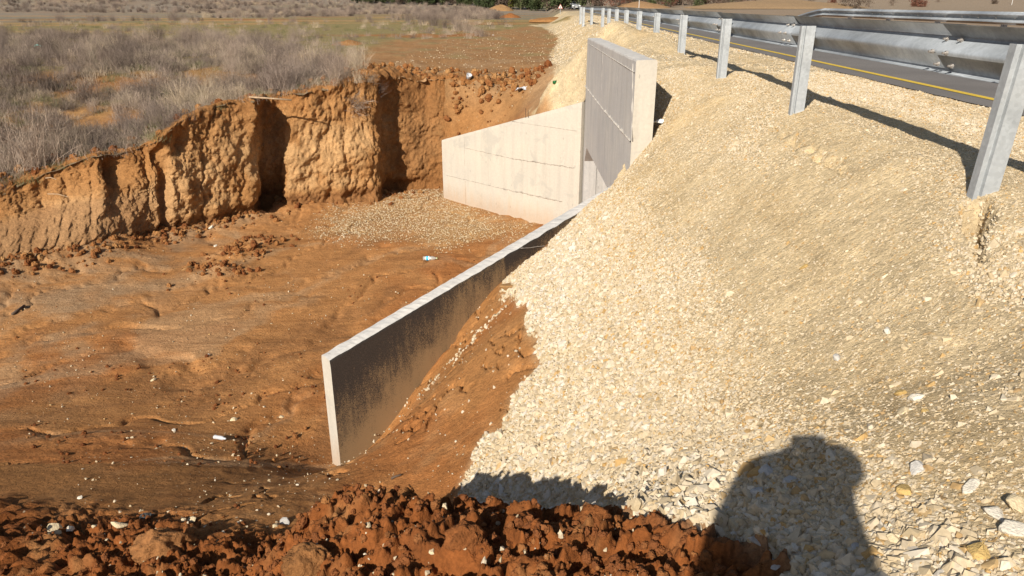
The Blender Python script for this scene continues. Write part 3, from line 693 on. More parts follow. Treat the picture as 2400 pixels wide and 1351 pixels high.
# headwall with the box barrel behind it
hw = empty('headwall', (HX, HY0, CZ - FLOOR_H)); tag(hw, 'tall grey concrete culvert headwall standing in the gravel slope beside the guardrail', 'wall')
SOFF = -2.28
def headwall():
    V = []; F = []; MI = []
    n = 150; m_ = 9
    for i in range(n + 1):
        y = HY0 + (HY1 - HY0) * i / n; op = HY0 + 2.0 < y < HY1 - .28; zb = SOFF if op else -5.3
        j1 = .012 * float(perlin(np.array([y * 5.]), np.array([1.]))[0]) + .007 * float(perlin(np.array([y * 21.]), np.array([1.]))[0]); j2 = .012 * float(perlin(np.array([y * 6.]), np.array([4.]))[0])
        zt = HTOP + .010 * float(perlin(np.array([y * 1.5]), np.array([5.]))[0])
        for (x, z) in ((HX, zb), (HX, (zb + zt) / 2), (HX, zt - .03), (HX + .012 + j1, zt - .006 + j1), (HX + HT / 2, zt), (HX + HT - .015, zt - .004 + j2), (HX + HT, zt - .03), (HX + HT, (zb + zt) / 2), (HX + HT, zb)): V.append((x, y, z))
    for i in range(n):
        for k in range(m_ - 1):
            F.append((i * m_ + k, (i + 1) * m_ + k, (i + 1) * m_ + k + 1, i * m_ + k + 1)); MI.append(0 if k < 3 else 1 if k < 5 else 2)
        F.append((i * m_ + 8, (i + 1) * m_ + 8, (i + 1) * m_, i * m_)); MI.append(0)
    F.append(tuple(range(m_))); MI.append(2); F.append(tuple(n * m_ + k for k in range(m_))[::-1]); MI.append(2)
    me = bpy.data.meshes.new('headwall'); me.from_pydata(V, [], F); me.update()
    for q in (M_conc_grey, M_conc_top, M_conc_cream): me.materials.append(q)
    me.polygons.foreach_set('material_index', MI); o = link('wall_body', me, hw); o.location = -hw.location
headwall()
hn = (-1, 0, 0)
def onh(px, py): return tuple(on_plane(px, py, (HX, 0, 0), (1, 0, 0)))
M_seam_light = concrete('light_seam', (.42, .39, .35), .1)
for i, (a, b_, w_, d) in enumerate((((1380, 103), (1488, 171), .013, .012), ((1372, 202), (1410, 252), .020, .020), ((1410, 252), (1479, 332), .026, .024), ((1413, 125), (1408, 250), .006, .004), ((1484, 150), (1481, 330), .012, .010))):
    seam_on((onh(*a), onh(*b_)), M_seam_light, hw, w_, d, i + 3, hn)
parts = [box((HX + .34 + 4, (HY0 + HY1) / 2, SOFF + .15), (8, HY1 - HY0 - .1, .3)), box((HX + .34 + 4, HY1 - .14, -3.75), (8, .26, 3.0)), box((HX + .34 + 4, HY0 + 1.9, -3.75), (8, .26, 3.0)),
         box((HX + 8.5, (HY0 + HY1) / 2, -3.7), (.2, HY1 - HY0, 3.2))]
v, f = join(parts); o = pyobj('barrel', v, f, M_conc_grey, hw); o.location = -hw.location
v = []; f = []                                              # haunch under the soffit at the far corner
y1 = HY1 - .28
v = [(HX + .003, y1, SOFF - .45), (HX + .003, y1 - .45, SOFF - .003), (HX + .003, y1, SOFF - .003), (HX + 8, y1, SOFF - .45), (HX + 8, y1 - .45, SOFF - .003), (HX + 8, y1, SOFF - .003)]
o = pyobj('haunch', v, [(0, 1, 2), (3, 5, 4), (0, 3, 4, 1), (1, 4, 5, 2), (2, 5, 3, 0)], M_conc_grey, hw); o.location = -hw.location

# ------------------------------------------------------------------ guardrails
def wbeam_profile(h=.36, d=.105):
    pts = []   # (depth towards field, height) seen from behind: centre wave stands out towards the posts
    for k in range(49):
        u = k / 48 * 2 - 1
        a = abs(u)
        if a < .20: dep = 1
        elif a < .46: dep = 1 - (a - .20) / .26
        elif a < .66: dep = 0
        elif a < .93: dep = (a - .66) / .27
        else: dep = 1.0
        pts.append([dep * d, u * h / 2])
    P_ = np.array(pts); k = np.array([.2, .6, .2]); q = P_.copy(); q[1:-1, 0] = P_[:-2, 0] * .2 + P_[1:-1, 0] * .6 + P_[2:, 0] * .2
    return q
PROF_FAR = wbeam_profile()
def near_profile(h=.36, d=.105):
    u = np.linspace(1, -1, 49); dep = np.interp(-u, [-1, -.50, -.42, .0, .12, .22, .86, .93, 1.0], [.95, .04, .04, .92, 1.0, .92, .05, .05, .55])
    q = dep.copy(); q[1:-1] = dep[:-2] * .25 + dep[1:-1] * .5 + dep[2:] * .25
    return np.stack([q * d, u * h / 2], 1)[::-1]
PROF = near_profile()
def beam_mesh(path, zc, name, sign=1, th=.005, PROF=PROF):
    """path: list of (xr, yr, dz); the centre wave faces -xr * sign"""
    V = []; F = []; n = len(path); K = len(PROF)
    for i, (a, b_, dz_) in enumerate(path):
        a0, b0, _ = path[max(i - 1, 0)]; a1, b1, _ = path[min(i + 1, n - 1)]; t = np.array([a1 - a0, b1 - b0]); t /= np.linalg.norm(t); nn = np.array([-t[1], t[0]]) * sign
        for s in (0, 1):
            for (d, h) in PROF:
                p = np.array([a, b_]) + nn * (d - s * th); V.append((*from_r(*p), zc + h + dz_))
    M2 = 2 * K
    for i in range(n - 1):
        for k in range(K - 1):
            F.append((i * M2 + k, i * M2 + k + 1, (i + 1) * M2 + k + 1, (i + 1) * M2 + k)); F.append((i * M2 + K + k + 1, i * M2 + K + k, (i + 1) * M2 + K + k, (i + 1) * M2 + K + k + 1))
        for k in (0, K - 1): F.append((i * M2 + k, (i + 1) * M2 + k, (i + 1) * M2 + K + k, i * M2 + K + k))
    for i in (0, n - 1):
        for k in range(K - 1): F.append((i * M2 + k, i * M2 + K + k, i * M2 + K + k + 1, i * M2 + k + 1))
    return V, F
def post_mesh(name, h0, h1, wid=.155, dep=.075, th=.007):
    """sigma section: web along the road with a groove, flanges turned back"""
    prof = [(.02, wid / 2 - .018), (0, wid / 2 - .018), (-.0, wid / 2), (dep * .0, wid / 2)]
    prof = [(dep, wid / 2 - .02), (dep, wid / 2), (0, wid / 2), (0, .050), (.026, .044), (.026, .030), (0, .024), (0, -wid / 2), (dep, -wid / 2), (dep, -wid / 2 + .02)]
    P_ = [Vector((a, b_)) for a, b_ in prof]; n = len(P_); inn = []
    for i, p in enumerate(P_):
        t = (P_[min(i + 1, n - 1)] - P_[max(i - 1, 0)]).normalized(); inn.append(p + Vector((t.y, -t.x)) * -th)
    V = []; F = []; zs = np.linspace(h0, h1, 7)
    for z in zs:
        for p in P_: V.append((p.x, p.y, z))
        for p in inn: V.append((p.x, p.y, z))
    M2 = 2 * n
    for i in range(len(zs) - 1):
        for k in range(n - 1):
            F.append((i * M2 + k, i * M2 + k + 1, (i + 1) * M2 + k + 1, (i + 1) * M2 + k)); F.append((i * M2 + n + k + 1, i * M2 + n + k, (i + 1) * M2 + n + k, (i + 1) * M2 + n + k + 1))
        for k in (0, n - 1): F.append((i * M2 + k, (i + 1) * M2 + k, (i + 1) * M2 + n + k, i * M2 + n + k))
    for i in (0, len(zs) - 1):
        for k in range(n - 1): F.append((i * M2 + k, i * M2 + n + k, i * M2 + n + k + 1, i * M2 + k + 1))
    me = bpy.data.meshes.new(name); me.from_pydata(V, [], F); me.update(); me.materials.append(M_galv_post); return me
def bolt_mesh():
    bm = bmesh.new(); bmesh.ops.create_cone(bm, cap_ends=True, segments=6, radius1=.019, radius2=.017, depth=.016); bmesh.ops.translate(bm, verts=bm.verts, vec=(0, 0, .008))
    bmesh.ops.create_cone(bm, cap_ends=True, segments=8, radius1=.009, radius2=.009, depth=.028, matrix=Matrix.Translation((0, 0, .024)))
    bmesh.ops.rotate(bm, verts=bm.verts, cent=(0, 0, 0), matrix=Matrix.Rotation(-math.pi / 2, 3, 'Y'))
    me = bpy.data.meshes.new('bolt'); bm.to_mesh(me); me.materials.append(M_bolt); return me
BOLT = bolt_mesh(); POSTM = post_mesh('post', -1.5, .915); SP_ = 3.92
ZR = .825
gr = empty('guardrail', (*from_r(POST0[0], POST0[1]), 0)); tag(gr, 'long galvanised guardrail on steel posts along the top of the gravel slope', 'guardrail')
grl = gr.location
def addp(name, me, loc, rz=-RA, parent=gr, label=None):
    o = link(name, me, parent); o.location = Vector(loc) - parent.location; o.rotation_euler.z = rz
    if label: o['label'] = label
    return o
NP = 12
def railx(yr):                       # the far end flares away from the carriageway
    return 2.93 - .62 * float(sst(40, 47.5, np.array(yr)))
for k in range(-1, NP + 1):
    yr = POST0[1] + SP_ * k; xr = railx(yr); x, y = from_r(xr, yr)
    o = addp('post', POSTM, (x - (.02 if k == 0 else 0), y, 0), -RA + math.pi / 2 + .02 * math.sin(k * 5.), gr)
    o.rotation_euler.x = 0; o.rotation_euler.y = .012 * math.sin(k * 3.1)
    if k == 0: o.rotation_euler.x = .05
BX = .185                             # beam front line beyond the post line
yb = [POST0[1] - SP_ * 1.5 + 2 * SP_ * .5 * k for k in range(0, NP + 3)]
yb = [POST0[1] - SP_ - .7 + SP_ * k + .0 for k in range(NP + 2)]
yb = [y_ + 1.75 for y_ in yb]
for i in range(len(yb) - 1):
    a, b_ = yb[i], yb[i + 1] + .16
    path = [(railx(t) + BX + (.007 if i % 2 else 0), t, 0.004 * math.sin(i * 2.3)) for t in np.linspace(a - .16, b_, 9 if b_ > 38 else 3)]
    v, f = beam_mesh(path, ZR, 'beam'); o = pyobj('beam', v, f, M_galv, gr, smooth=False); o.location = -grl
    o.data.polygons.foreach_set('use_smooth', [True] * len(o.data.polygons))
    if b_ < 32:
        for dy in (-.055, .055):
            for hz, off in ((.070, .012), (-.115, .045), (-.022, .106)):
                addp('bolt', BOLT, (*from_r(railx(b_ - .16) + BX - off - .008, b_ - .08 + dy * (1.6 if hz in (.035,) else 1.9)), ZR + hz), -RA)
# far rail over the road, waves towards the carriageway, end ramped down into the ground
fg = empty('guardrail', (*from_r(13.5, 17), 0)); tag(fg, 'second galvanised guardrail on the opposite side of the road, ramped down at its far end', 'guardrail')
y0 = -4.0; FX = 13.35
POSTF = post_mesh('far_post', -1.0, .80)
k = 0; yy = y0
while yy < 37.2:
    addp('post', POSTF, (*from_r(FX + .22, yy), 0), -RA + math.pi / 2, fg); yy += SP_
yy = y0 - 1
while yy < 37:
    path = [(FX + (.006 if k % 2 else 0), t, 0) for t in np.linspace(yy, yy + SP_ + .15, 3)]; v, f = beam_mesh(path, .74, 'beam', -1, PROF=PROF_FAR)
    o = pyobj('beam', v, f, M_galv, fg, smooth=True); o.location = -fg.location
    for dy in np.arange(0.3, SP_, .95):
        if yy + dy > 15: addp('bolt', BOLT, (*from_r(FX + .075, yy + dy), .74), -RA, fg)
    yy += SP_; k += 1
path = [(FX - .3 * i / 14, yy + .15 + i * .45 - .1, -.85 * (i / 14) ** 1.3) for i in range(15)]; v, f = beam_mesh(path, .74, 'end_ramp', -1, PROF=PROF_FAR)
o = pyobj('end_ramp', v, f, M_galv, fg, smooth=True); o.location = -fg.location

# ------------------------------------------------------------------ gravel and clods (instanced grains)
def ng_new(name):
    g = bpy.data.node_groups.new(name, 'GeometryNodeTree')
    g.interface.new_socket('Geometry', in_out='INPUT', socket_type='NodeSocketGeometry'); g.interface.new_socket('Geometry', in_out='OUTPUT', socket_type='NodeSocketGeometry')
    return g
def scatter_group(name, m, kind, variants=6):
    g = ng_new(name); n = g.nodes; l = g.links; gi = n.new('NodeGroupInput'); go = n.new('NodeGroupOutput')
    inst = n.new('GeometryNodeGeometryToInstance')
    outs = []
    for v in range(variants):
        ic = n.new('GeometryNodeMeshIcoSphere'); ic.inputs['Radius'].default_value = 1; ic.inputs['Subdivisions'].default_value = 2 if kind == 'stone' else 4
        sp = n.new('GeometryNodeSetPosition'); l.new(ic.outputs['Mesh'], sp.inputs['Geometry'])
        if kind == 'stone':
            rv = n.new('FunctionNodeRandomValue'); rv.data_type = 'FLOAT_VECTOR'; rv.inputs['Seed'].default_value = 31 * v + 5
            rv.inputs[0].default_value = (-.62, -.62, -.62); rv.inputs[1].default_value = (.62, .62, .62)
            l.new(rv.outputs[0], sp.inputs['Offset'])
            # keep a few points only so that the hull comes out with flat broken faces
            rb = n.new('FunctionNodeRandomValue'); rb.data_type = 'BOOLEAN'; rb.inputs['Probability'].default_value = .45; rb.inputs['Seed'].default_value = 7 * v + 1
            dg = n.new('GeometryNodeDeleteGeometry'); l.new(sp.outputs['Geometry'], dg.inputs['Geometry']); l.new(rb.outputs[3], dg.inputs['Selection'])
            ch = n.new('GeometryNodeConvexHull'); l.new(dg.outputs['Geometry'], ch.inputs['Geometry']); last = ch.outputs[0]
        else:
            po = n.new('GeometryNodeInputPosition'); nz = n.new('ShaderNodeTexNoise'); nz.noise_dimensions = '4D'; nz.inputs['W'].default_value = v * 3.7; nz.inputs['Scale'].default_value = 1.5; nz.inputs['Detail'].default_value = 6; nz.inputs['Roughness'].default_value = .62
            l.new(po.outputs[0], nz.inputs['Vector']); sb = n.new('ShaderNodeVectorMath'); sb.operation = 'SUBTRACT'; sb.inputs[1].default_value = (.5, .5, .5); l.new(nz.outputs['Color'], sb.inputs[0])
            sc = n.new('ShaderNodeVectorMath'); sc.operation = 'SCALE'; sc.inputs['Scale'].default_value = 1.9; l.new(sb.outputs[0], sc.inputs[0]); l.new(sc.outputs[0], sp.inputs['Offset']); last = sp.outputs[0]
        sm = n.new('GeometryNodeSetMaterial'); sm.inputs['Material'].default_value = m; l.new(last, sm.inputs['Geometry'])
        ss = n.new('GeometryNodeSetShadeSmooth'); ss.inputs['Shade Smooth'].default_value = kind != 'stone'; l.new(sm.outputs[0], ss.inputs['Geometry']); outs.append(ss.outputs[0])
    for o in reversed(outs): l.new(o, inst.inputs[0])
    ip = n.new('GeometryNodeInstanceOnPoints'); l.new(gi.outputs[0], ip.inputs['Points']); l.new(inst.outputs[0], ip.inputs['Instance']); ip.inputs['Pick Instance'].default_value = True
    for nm, dt, sock in (('pick', 'INT', 'Instance Index'), ('rot', 'FLOAT_VECTOR', 'Rotation'), ('size', 'FLOAT_VECTOR', 'Scale')):
        a = n.new('GeometryNodeInputNamedAttribute'); a.data_type = dt; a.inputs['Name'].default_value = nm; l.new(a.outputs['Attribute'], ip.inputs[sock])
    l.new(ip.outputs[0], go.inputs[0]); return g
def scatter(name, P_, size, tint, group, variants=6, kind='stuff', rs=RNG, flat=(.6, 1.0), m=None, rot=None):
    N = len(P_); me = bpy.data.meshes.new(name); me.vertices.add(N); me.vertices.foreach_set('co', np.asarray(P_, np.float32).ravel())
    if m: me.materials.append(m)
    a = me.attributes.new('pick', 'INT', 'POINT'); a.data.foreach_set('value', rs.randint(0, variants, N).astype(np.int32))
    a = me.attributes.new('rot', 'FLOAT_VECTOR', 'POINT'); R_ = rs.uniform(0, 2 * math.pi, (N, 3)) if rot is None else rot; a.data.foreach_set('vector', R_.astype(np.float32).ravel())
    s3 = size[:, None] * np.stack([rs.uniform(.8, 1.25, N), rs.uniform(.65, 1.05, N), rs.uniform(flat[0], flat[1], N)], 1)
    a = me.attributes.new('size', 'FLOAT_VECTOR', 'POINT'); a.data.foreach_set('vector', s3.astype(np.float32).ravel())
    a = me.attributes.new('tint', 'FLOAT', 'POINT'); a.data.foreach_set('value', np.asarray(tint, np.float32))
    o = link(name, me); md = o.modifiers.new('scatter', 'NODES'); md.node_group = group; tag(o, kind=kind); return o
G_stone = scatter_group('stones', M_stone, 'stone', 8); G_clod = scatter_group('clods', M_clod, 'clod', 6)
def rand_sector(n, r0, r1, th0, th1, power=1.0):
    """points with density falling as r^-(2*power)"""
    u = RNG.rand(n); th = np.radians(RNG.uniform(th0, th1, n))
    r = np.exp(np.log(r0) + u * np.log(r1 / r0)) if power == 1.0 else (r0 ** (2 - 2 * power) + u * (r1 ** (2 - 2 * power) - r0 ** (2 - 2 * power))) ** (1 / (2 - 2 * power))
    return r * np.sin(th), r * np.cos(th)
# slope and shoulder gravel
def gravel_points(n, r0, r1, power):
    x, y = rand_sector(n, r0, r1, -8, 42, power); xr, yr = to_r(x, y)
    k = (gravel_mask(x, y, .10) > RNG.rand(n) * .9 + .1) & ~inside(Q, x, y) & (xr < 5.25) & (xr > -6)
    k &= ~((x > HX - .02) & (x < HX + HT) & (y > HY0) & (y < HY1))
    x, y, xr, yr = x[k], y[k], xr[k], yr[k]; z = zh(x, y); r = np.hypot(x, y)
    s = fbm(xr, yr * .35, 6., 5, .9); dusty = sst(-.25, .3, s + .22 * sst(1.0, 2.4, xr) * sst(11, 5, y)); toe = sst(1.7, .3, xr) * sst(12, 9, y)
    shoulder = sst(2.6, 3.0, xr)
    base = .0048 + .0085 * RNG.rand(len(x)) ** 2.2 + toe * (.006 + .020 * RNG.rand(len(x)) ** 1.3) + .0040 * np.clip((r - 6) / 6, 0, 6)
    big = RNG.rand(len(x)) < .045 * sst(5.5, 2.5, r) + .012; base = np.where(big, base + .024 * RNG.rand(len(x)) ** 1.6, base)
    keep = RNG.rand(len(x)) < np.clip(1.0 - .62 * dusty * (1 - toe) * (1 - .6 * shoulder), .2, 1)
    tint = np.clip(RNG.rand(len(x)) * .9 + .12 * toe - .10 * dusty + .04, 0, 1)
    sink = base * (.15 + .70 * dusty * (1 - toe)) - toe * base * .3 * RNG.rand(len(x))
    P_ = np.stack([x, y, z - sink], 1)
    return P_[keep], base[keep], tint[keep]
A = [gravel_points(360000, 1.3, 14, .70), gravel_points(150000, 9, 75, .9)]
scatter('gravel', np.concatenate([a[0] for a in A]), np.concatenate([a[1] for a in A]), np.concatenate([a[2] for a in A]), G_stone, 8, flat=(.45, .9), m=M_stone)
# stones washed onto the pit floor, strays on the earth
def strays():
    L = []
    n = 34000; x = RNG.uniform(-7.5, 1.2, n); y = RNG.uniform(15, 25.5, n); k = (floor_gravel(x, y) > RNG.rand(n) * 1.0) & inside(Q, x, y); x, y = x[k], y[k]
    L.append((np.stack([x, y, zl(x, y)], 1), .007 + .014 * RNG.rand(len(x)) ** 2, .0 + .65 * RNG.rand(len(x))))
    n = 2000; x, y = rand_sector(n, 6.5, 26, -38, 4, .9); k = inside(Q, x, y) & (fbm(x, y, 3., 4, .5) > -.12); x, y = x[k], y[k]
    L.append((np.stack([x, y, zl(x, y) + .004], 1), .005 + .014 * RNG.rand(len(x)) ** 3, .0 + .7 * RNG.rand(len(x))))
    n = 4200; x, y = rand_sector(n, 1.8, 12, -36, 14, .8); k = ~inside(Q, x, y) & (gravel_mask(x, y) < .3) & (RNG.rand(n) < .33); x, y = x[k], y[k]
    L.append((np.stack([x, y, zh(x, y) + .003], 1), .004 + .013 * RNG.rand(len(x)) ** 3, .1 + .8 * RNG.rand(len(x))))
    # line of stones lying along the foot of the coated wing
    t = .8 + 2.4 * RNG.rand(260) ** .8; off = .72 + .12 * t + RNG.randn(260) * (.06 + .16 * RNG.rand(260)) + .1 * np.sin(t * 4); q = WN0 + WD * t[:, None] - WN * off[:, None]; L.append((np.stack([q[:, 0], q[:, 1], zh(q[:, 0], q[:, 1])], 1), .006 + .022 * RNG.rand(260) ** 2, .1 + .8 * RNG.rand(260)))
    n = 1800; x, y = rand_sector(n, 24, 70, -14, 4, .9); k = ~inside(Q, x, y) & (gravel_mask(x, y) < .5) & (x > -5); x, y = x[k], y[k]
    L.append((np.stack([x, y, zh(x, y) + .004], 1), .010 + .018 * RNG.rand(len(x)) ** 2, .1 + .6 * RNG.rand(len(x))))
    scatter('scattered_pebbles', np.concatenate([a[0] for a in L]), np.concatenate([a[1] for a in L]), np.concatenate([a[2] for a in L]), G_stone, 8, flat=(.5, .9), m=M_stone)
strays()
def clods():
    L = []
    n = 42000; x, y = rand_sector(n, 1.5, 6.5, -42, 22, .7); rd = ridge_mask(x, y); k = (rd > RNG.rand(n)) & (RNG.rand(n) < .45) & (fbm(x, y, 3., 3, 2.0) > -.12); x, y = x[k], y[k]
    s = .004 + .022 * RNG.rand(len(x)) ** 4; L.append((np.stack([x, y, zh(x, y) + s * .25], 1), s, np.clip(.42 + .12 * RNG.randn(len(x)), 0, 1)))
    n = 16000; x, y = rand_sector(n, 15, 34, -40, 3, .9); k = (rim_clod_mask(x, y) > RNG.rand(n) * 1.2) & ~inside(Q, x, y); x, y = x[k], y[k]
    s = .02 + .12 * RNG.rand(len(x)) ** 3.5; L.append((np.stack([x, y, zh(x, y) + s * .3 + .03], 1), s, np.clip(.75 + .2 * RNG.randn(len(x)), 0, 1)))
    n = 9000; q = foot2[RNG.randint(0, len(foot2) - 1, n)]; j = RNG.randint(0, len(foot2) - 1, n); u = RNG.rand(n)[:, None]; q = foot2[j] * (1 - u) + foot2[j + 1] * u
    x = q[:, 0] + RNG.randn(n) * .35; y = q[:, 1] - np.abs(RNG.randn(n)) * .55 + .2; k = inside(Q, x, y) & (RNG.rand(n) < np.where(x < -8, .30, .06)); x, y = x[k], y[k]
    s = .012 + .075 * RNG.rand(len(x)) ** 4; L.append((np.stack([x, y, zl(x, y) + s * .3], 1), s, np.clip(.7 + .2 * RNG.randn(len(x)), 0, 1)))
    for key, q in CL.items():
        x = q[0] + RNG.randn(90) * .42; y = q[1] + RNG.randn(90) * .30; s = .015 + .07 * RNG.rand(90) ** 3; L.append((np.stack([x, y, zl(x, y) + s * .4], 1), s, np.clip(.6 + .2 * RNG.randn(90), 0, 1)))
    n = 2600; x, y = rand_sector(n, 6, 17, -38, 0, .9); k = inside(Q, x, y) & (fbm(x, y, 6., 4, .5) + sst(11, 8, y) * .2 > .12); x, y = x[k], y[k]
    s = .006 + .030 * RNG.rand(len(x)) ** 3; L.append((np.stack([x, y, zl(x, y) + s * .2], 1), s, np.clip(.35 + .2 * RNG.randn(len(x)), 0, 1)))
    scatter('earth_clods', np.concatenate([a[0] for a in L]), np.concatenate([a[1] for a in L]), np.concatenate([a[2] for a in L]), G_clod, 6, flat=(.7, 1.05), m=M_clod)
clods()

# ------------------------------------------------------------------ dry scrub on the field
M_twig = mat('dry_twigs', (.30, .24, .20), .95, 0, .1, noise=(1.2, .35)); M_twig2 = mat('dry_straw_twigs', (.38, .31, .235), .95, 0, .1, noise=(1.5, .3)); M_twig3 = mat('dark_twigs', (.17, .13, .11), .95, 0, .1, noise=(1.2, .3))
def shrub_mesh(seed, h=.75, spread=.55, stems=300, m=M_twig, wd=.0045, curl=.35, twigs=4):
    rs = np.random.RandomState(seed); V = []; F = []
    def ribbon(pts, w0, w1):
        o = len(V); n = len(pts); sd = rs.normal(size=3); 
        for i, p in enumerate(pts):
            t = pts[min(i + 1, n - 1)] - pts[max(i - 1, 0)]; s = np.cross(t, sd); s /= np.linalg.norm(s) + 1e-9; w_ = (w0 + (w1 - w0) * i / (n - 1)) / 2
            V.append(p - s * w_); V.append(p + s * w_)
        for i in range(n - 1): F.append((o + 2 * i, o + 2 * i + 1, o + 2 * i + 3, o + 2 * i + 2))
    sub = rs.normal(size=(5, 2)) * spread * .35
    for k in range(stems):
        c = sub[rs.randint(5)]; b = np.array([c[0] + rs.normal() * .07, c[1] + rs.normal() * .07, -.03]); az = rs.uniform(0, 2 * math.pi); tilt = abs(rs.normal()) * .42
        L = h * rs.uniform(.45, 1.08) * (1.05 - .35 * tilt); d = np.array([math.cos(az) * math.sin(tilt), math.sin(az) * math.sin(tilt), math.cos(tilt)])
        pts = [b]; q = d.copy()
        for j in range(4):
            q = q + rs.normal(size=3) * .12 + np.array([d[0], d[1], -.15]) * curl * .35 * j / 3; q /= np.linalg.norm(q); pts.append(pts[-1] + q * L / 4)
        ribbon(pts, wd, wd * .4)
        for j in range(twigs):
            i = rs.randint(1, 4); u = rs.rand(); p = pts[i] * (1 - u) + pts[i + 1] * u if i < 4 else pts[i]; e = q + rs.normal(size=3) * .65; e /= np.linalg.norm(e); l_ = L * rs.uniform(.12, .32)
            ribbon([p, p + e * l_ * .55, p + (e + rs.normal(size=3) * .25) * l_], wd * .6, wd * .3)
    return mesh_np('dry_shrub', np.array(V), np.array(F), m)
for m_ in (M_twig, M_twig2, M_twig3):
    k = NT(m_); b_ = k.n['Principled BSDF']; src = b_.inputs['Base Color'].links[0].from_socket; oi = k.n.new('ShaderNodeObjectInfo')
    k.l.new(k.mix(1., src, k.ramp(oi.outputs['Random'], [(0., (.50, .47, .46)), (.5, (.9, .88, .86)), (1., (1.3, 1.25, 1.15))]), 'MULTIPLY'), b_.inputs['Base Color'])
SHR = [shrub_mesh(1), shrub_mesh(2, .9, .5, 320), shrub_mesh(3, .6, .7, 300, M_twig3, .006), shrub_mesh(4, .7, .6, 280, M_twig2), shrub_mesh(5, .5, .75, 260, M_twig), shrub_mesh(6, 1.0, .45, 330, M_twig), shrub_mesh(7, .42, .8, 240, M_twig2), shrub_mesh(8, .65, .6, 300, M_twig3)]
TUFT = [shrub_mesh(21, .26, .30, 90, M_twig2, .005, .8, 1), shrub_mesh(22, .20, .35, 80, mat('grass_green_dry', (.155, .150, .070), .95, 0, .1, noise=(1, .3)), .005, .8, 1), shrub_mesh(23, .32, .25, 90, M_twig, .005, .6, 1)]
def put_shrub(px, py, me, s, label, group=None, name='dry_shrub', zoff=0, f=hi_raw, y0=12., rot=None):
    q = hit(px, py, f, y0); o = link(name, me); o.location = (q[0], q[1], q[2] + zoff); o.scale = (s,) * 3; o.rotation_euler.z = RNG.uniform(0, 6.28) if rot is None else rot[2]
    if rot: o.rotation_euler = rot
    tag(o, label, 'bush' if name == 'dry_shrub' else 'grass tuft', group); return o
def spread_shrubs():
    n = 9000; th = RNG.uniform(-39, -2, n); r = np.sqrt(RNG.uniform(15 ** 2, 72 ** 2, n)); x = r * np.sin(np.radians(th)); y = r * np.cos(np.radians(th))
    k = (scrub_mask(x, y) > RNG.rand(n)) & ~inside(Q, x, y); x, y = x[k], y[k]
    d = dseg([tuple(p) for p in rim2], x, y); k = d > .35; x, y = x[k], y[k]
    kept = []
    for i in range(len(x)):
        if all((x[i] - a) ** 2 + (y[i] - b) ** 2 > (.58 + .012 * y[i]) ** 2 for a, b in kept): kept.append((x[i], y[i]))
        if len(kept) >= 760: break
    kept = np.array(kept); z = zh(kept[:, 0], kept[:, 1]); o_ = np.argsort(np.hypot(kept[:, 0], kept[:, 1])); kept, z = kept[o_], z[o_]
    srcs = []; G = 'dry grey scrub bushes covering the field above the bank'
    for i in range(min(285, len(kept))):
        j = RNG.randint(8); me = SHR[j]; o = link('dry_shrub', me); o.location = (kept[i, 0], kept[i, 1], z[i]); s = RNG.uniform(.7, 1.2) + .55 * RNG.rand() ** 4; o.scale = (s * RNG.uniform(.9, 1.2), s * 1.05, s * RNG.uniform(.8, 1.1)); o.rotation_euler = (RNG.randn() * .08, RNG.randn() * .08, RNG.uniform(0, 6.28))
        tag(o, 'grey brown leafless scrub bush among its like on the field above the earth bank', 'bush', G)
        if i < 8: o.data = SHR[i]; srcs.append(o)
    rest = kept[285:]; zr = z[285:]
    return srcs, rest, zr
srcs, rest, zr = spread_shrubs()
def object_group(name, objs):
    g = ng_new(name); n = g.nodes; l = g.links; gi = n.new('NodeGroupInput'); go = n.new('NodeGroupOutput'); inst = n.new('GeometryNodeGeometryToInstance')
    for o in reversed(objs):
        oi = n.new('GeometryNodeObjectInfo'); oi.inputs['Object'].default_value = o; oi.transform_space = 'ORIGINAL'; l.new(oi.outputs['Geometry'], inst.inputs[0])
    ip = n.new('GeometryNodeInstanceOnPoints'); l.new(gi.outputs[0], ip.inputs['Points']); l.new(inst.outputs[0], ip.inputs['Instance']); ip.inputs['Pick Instance'].default_value = True
    for nm, dt, sock in (('pick', 'INT', 'Instance Index'), ('rot', 'FLOAT_VECTOR', 'Rotation'), ('size', 'FLOAT_VECTOR', 'Scale')):
        a = n.new('GeometryNodeInputNamedAttribute'); a.data_type = dt; a.inputs['Name'].default_value = nm; l.new(a.outputs['Attribute'], ip.inputs[sock])
    l.new(ip.outputs[0], go.inputs[0]); return g
def yaw(n): return np.stack([RNG.randn(n) * .08, RNG.randn(n) * .08, RNG.uniform(0, 6.28, n)], 1)
GS = object_group('scrub', srcs)
# scrub further off, and low grey growth behind the green strip
n = 4600; x, y = rand_sector(n, 120, 430, -40, -1, 1.0); k = (fbm(x * .5, y, 1., 3, .03) > -.1) & (x > -95 + .3 * y) | (y > 190); xs = np.concatenate([rest[:, 0], x[k]]); ys = np.concatenate([rest[:, 1], y[k]]); zs = zh(xs, ys)
scatter('far_scrub', np.stack([xs, ys, zs], 1), np.where(ys > 90, RNG.uniform(1.0, 2.0, len(xs)), RNG.uniform(.8, 1.2, len(xs))), np.zeros(len(xs)), GS, 8, flat=(.7, 1.0), rot=yaw(len(xs)), m=M_twig)
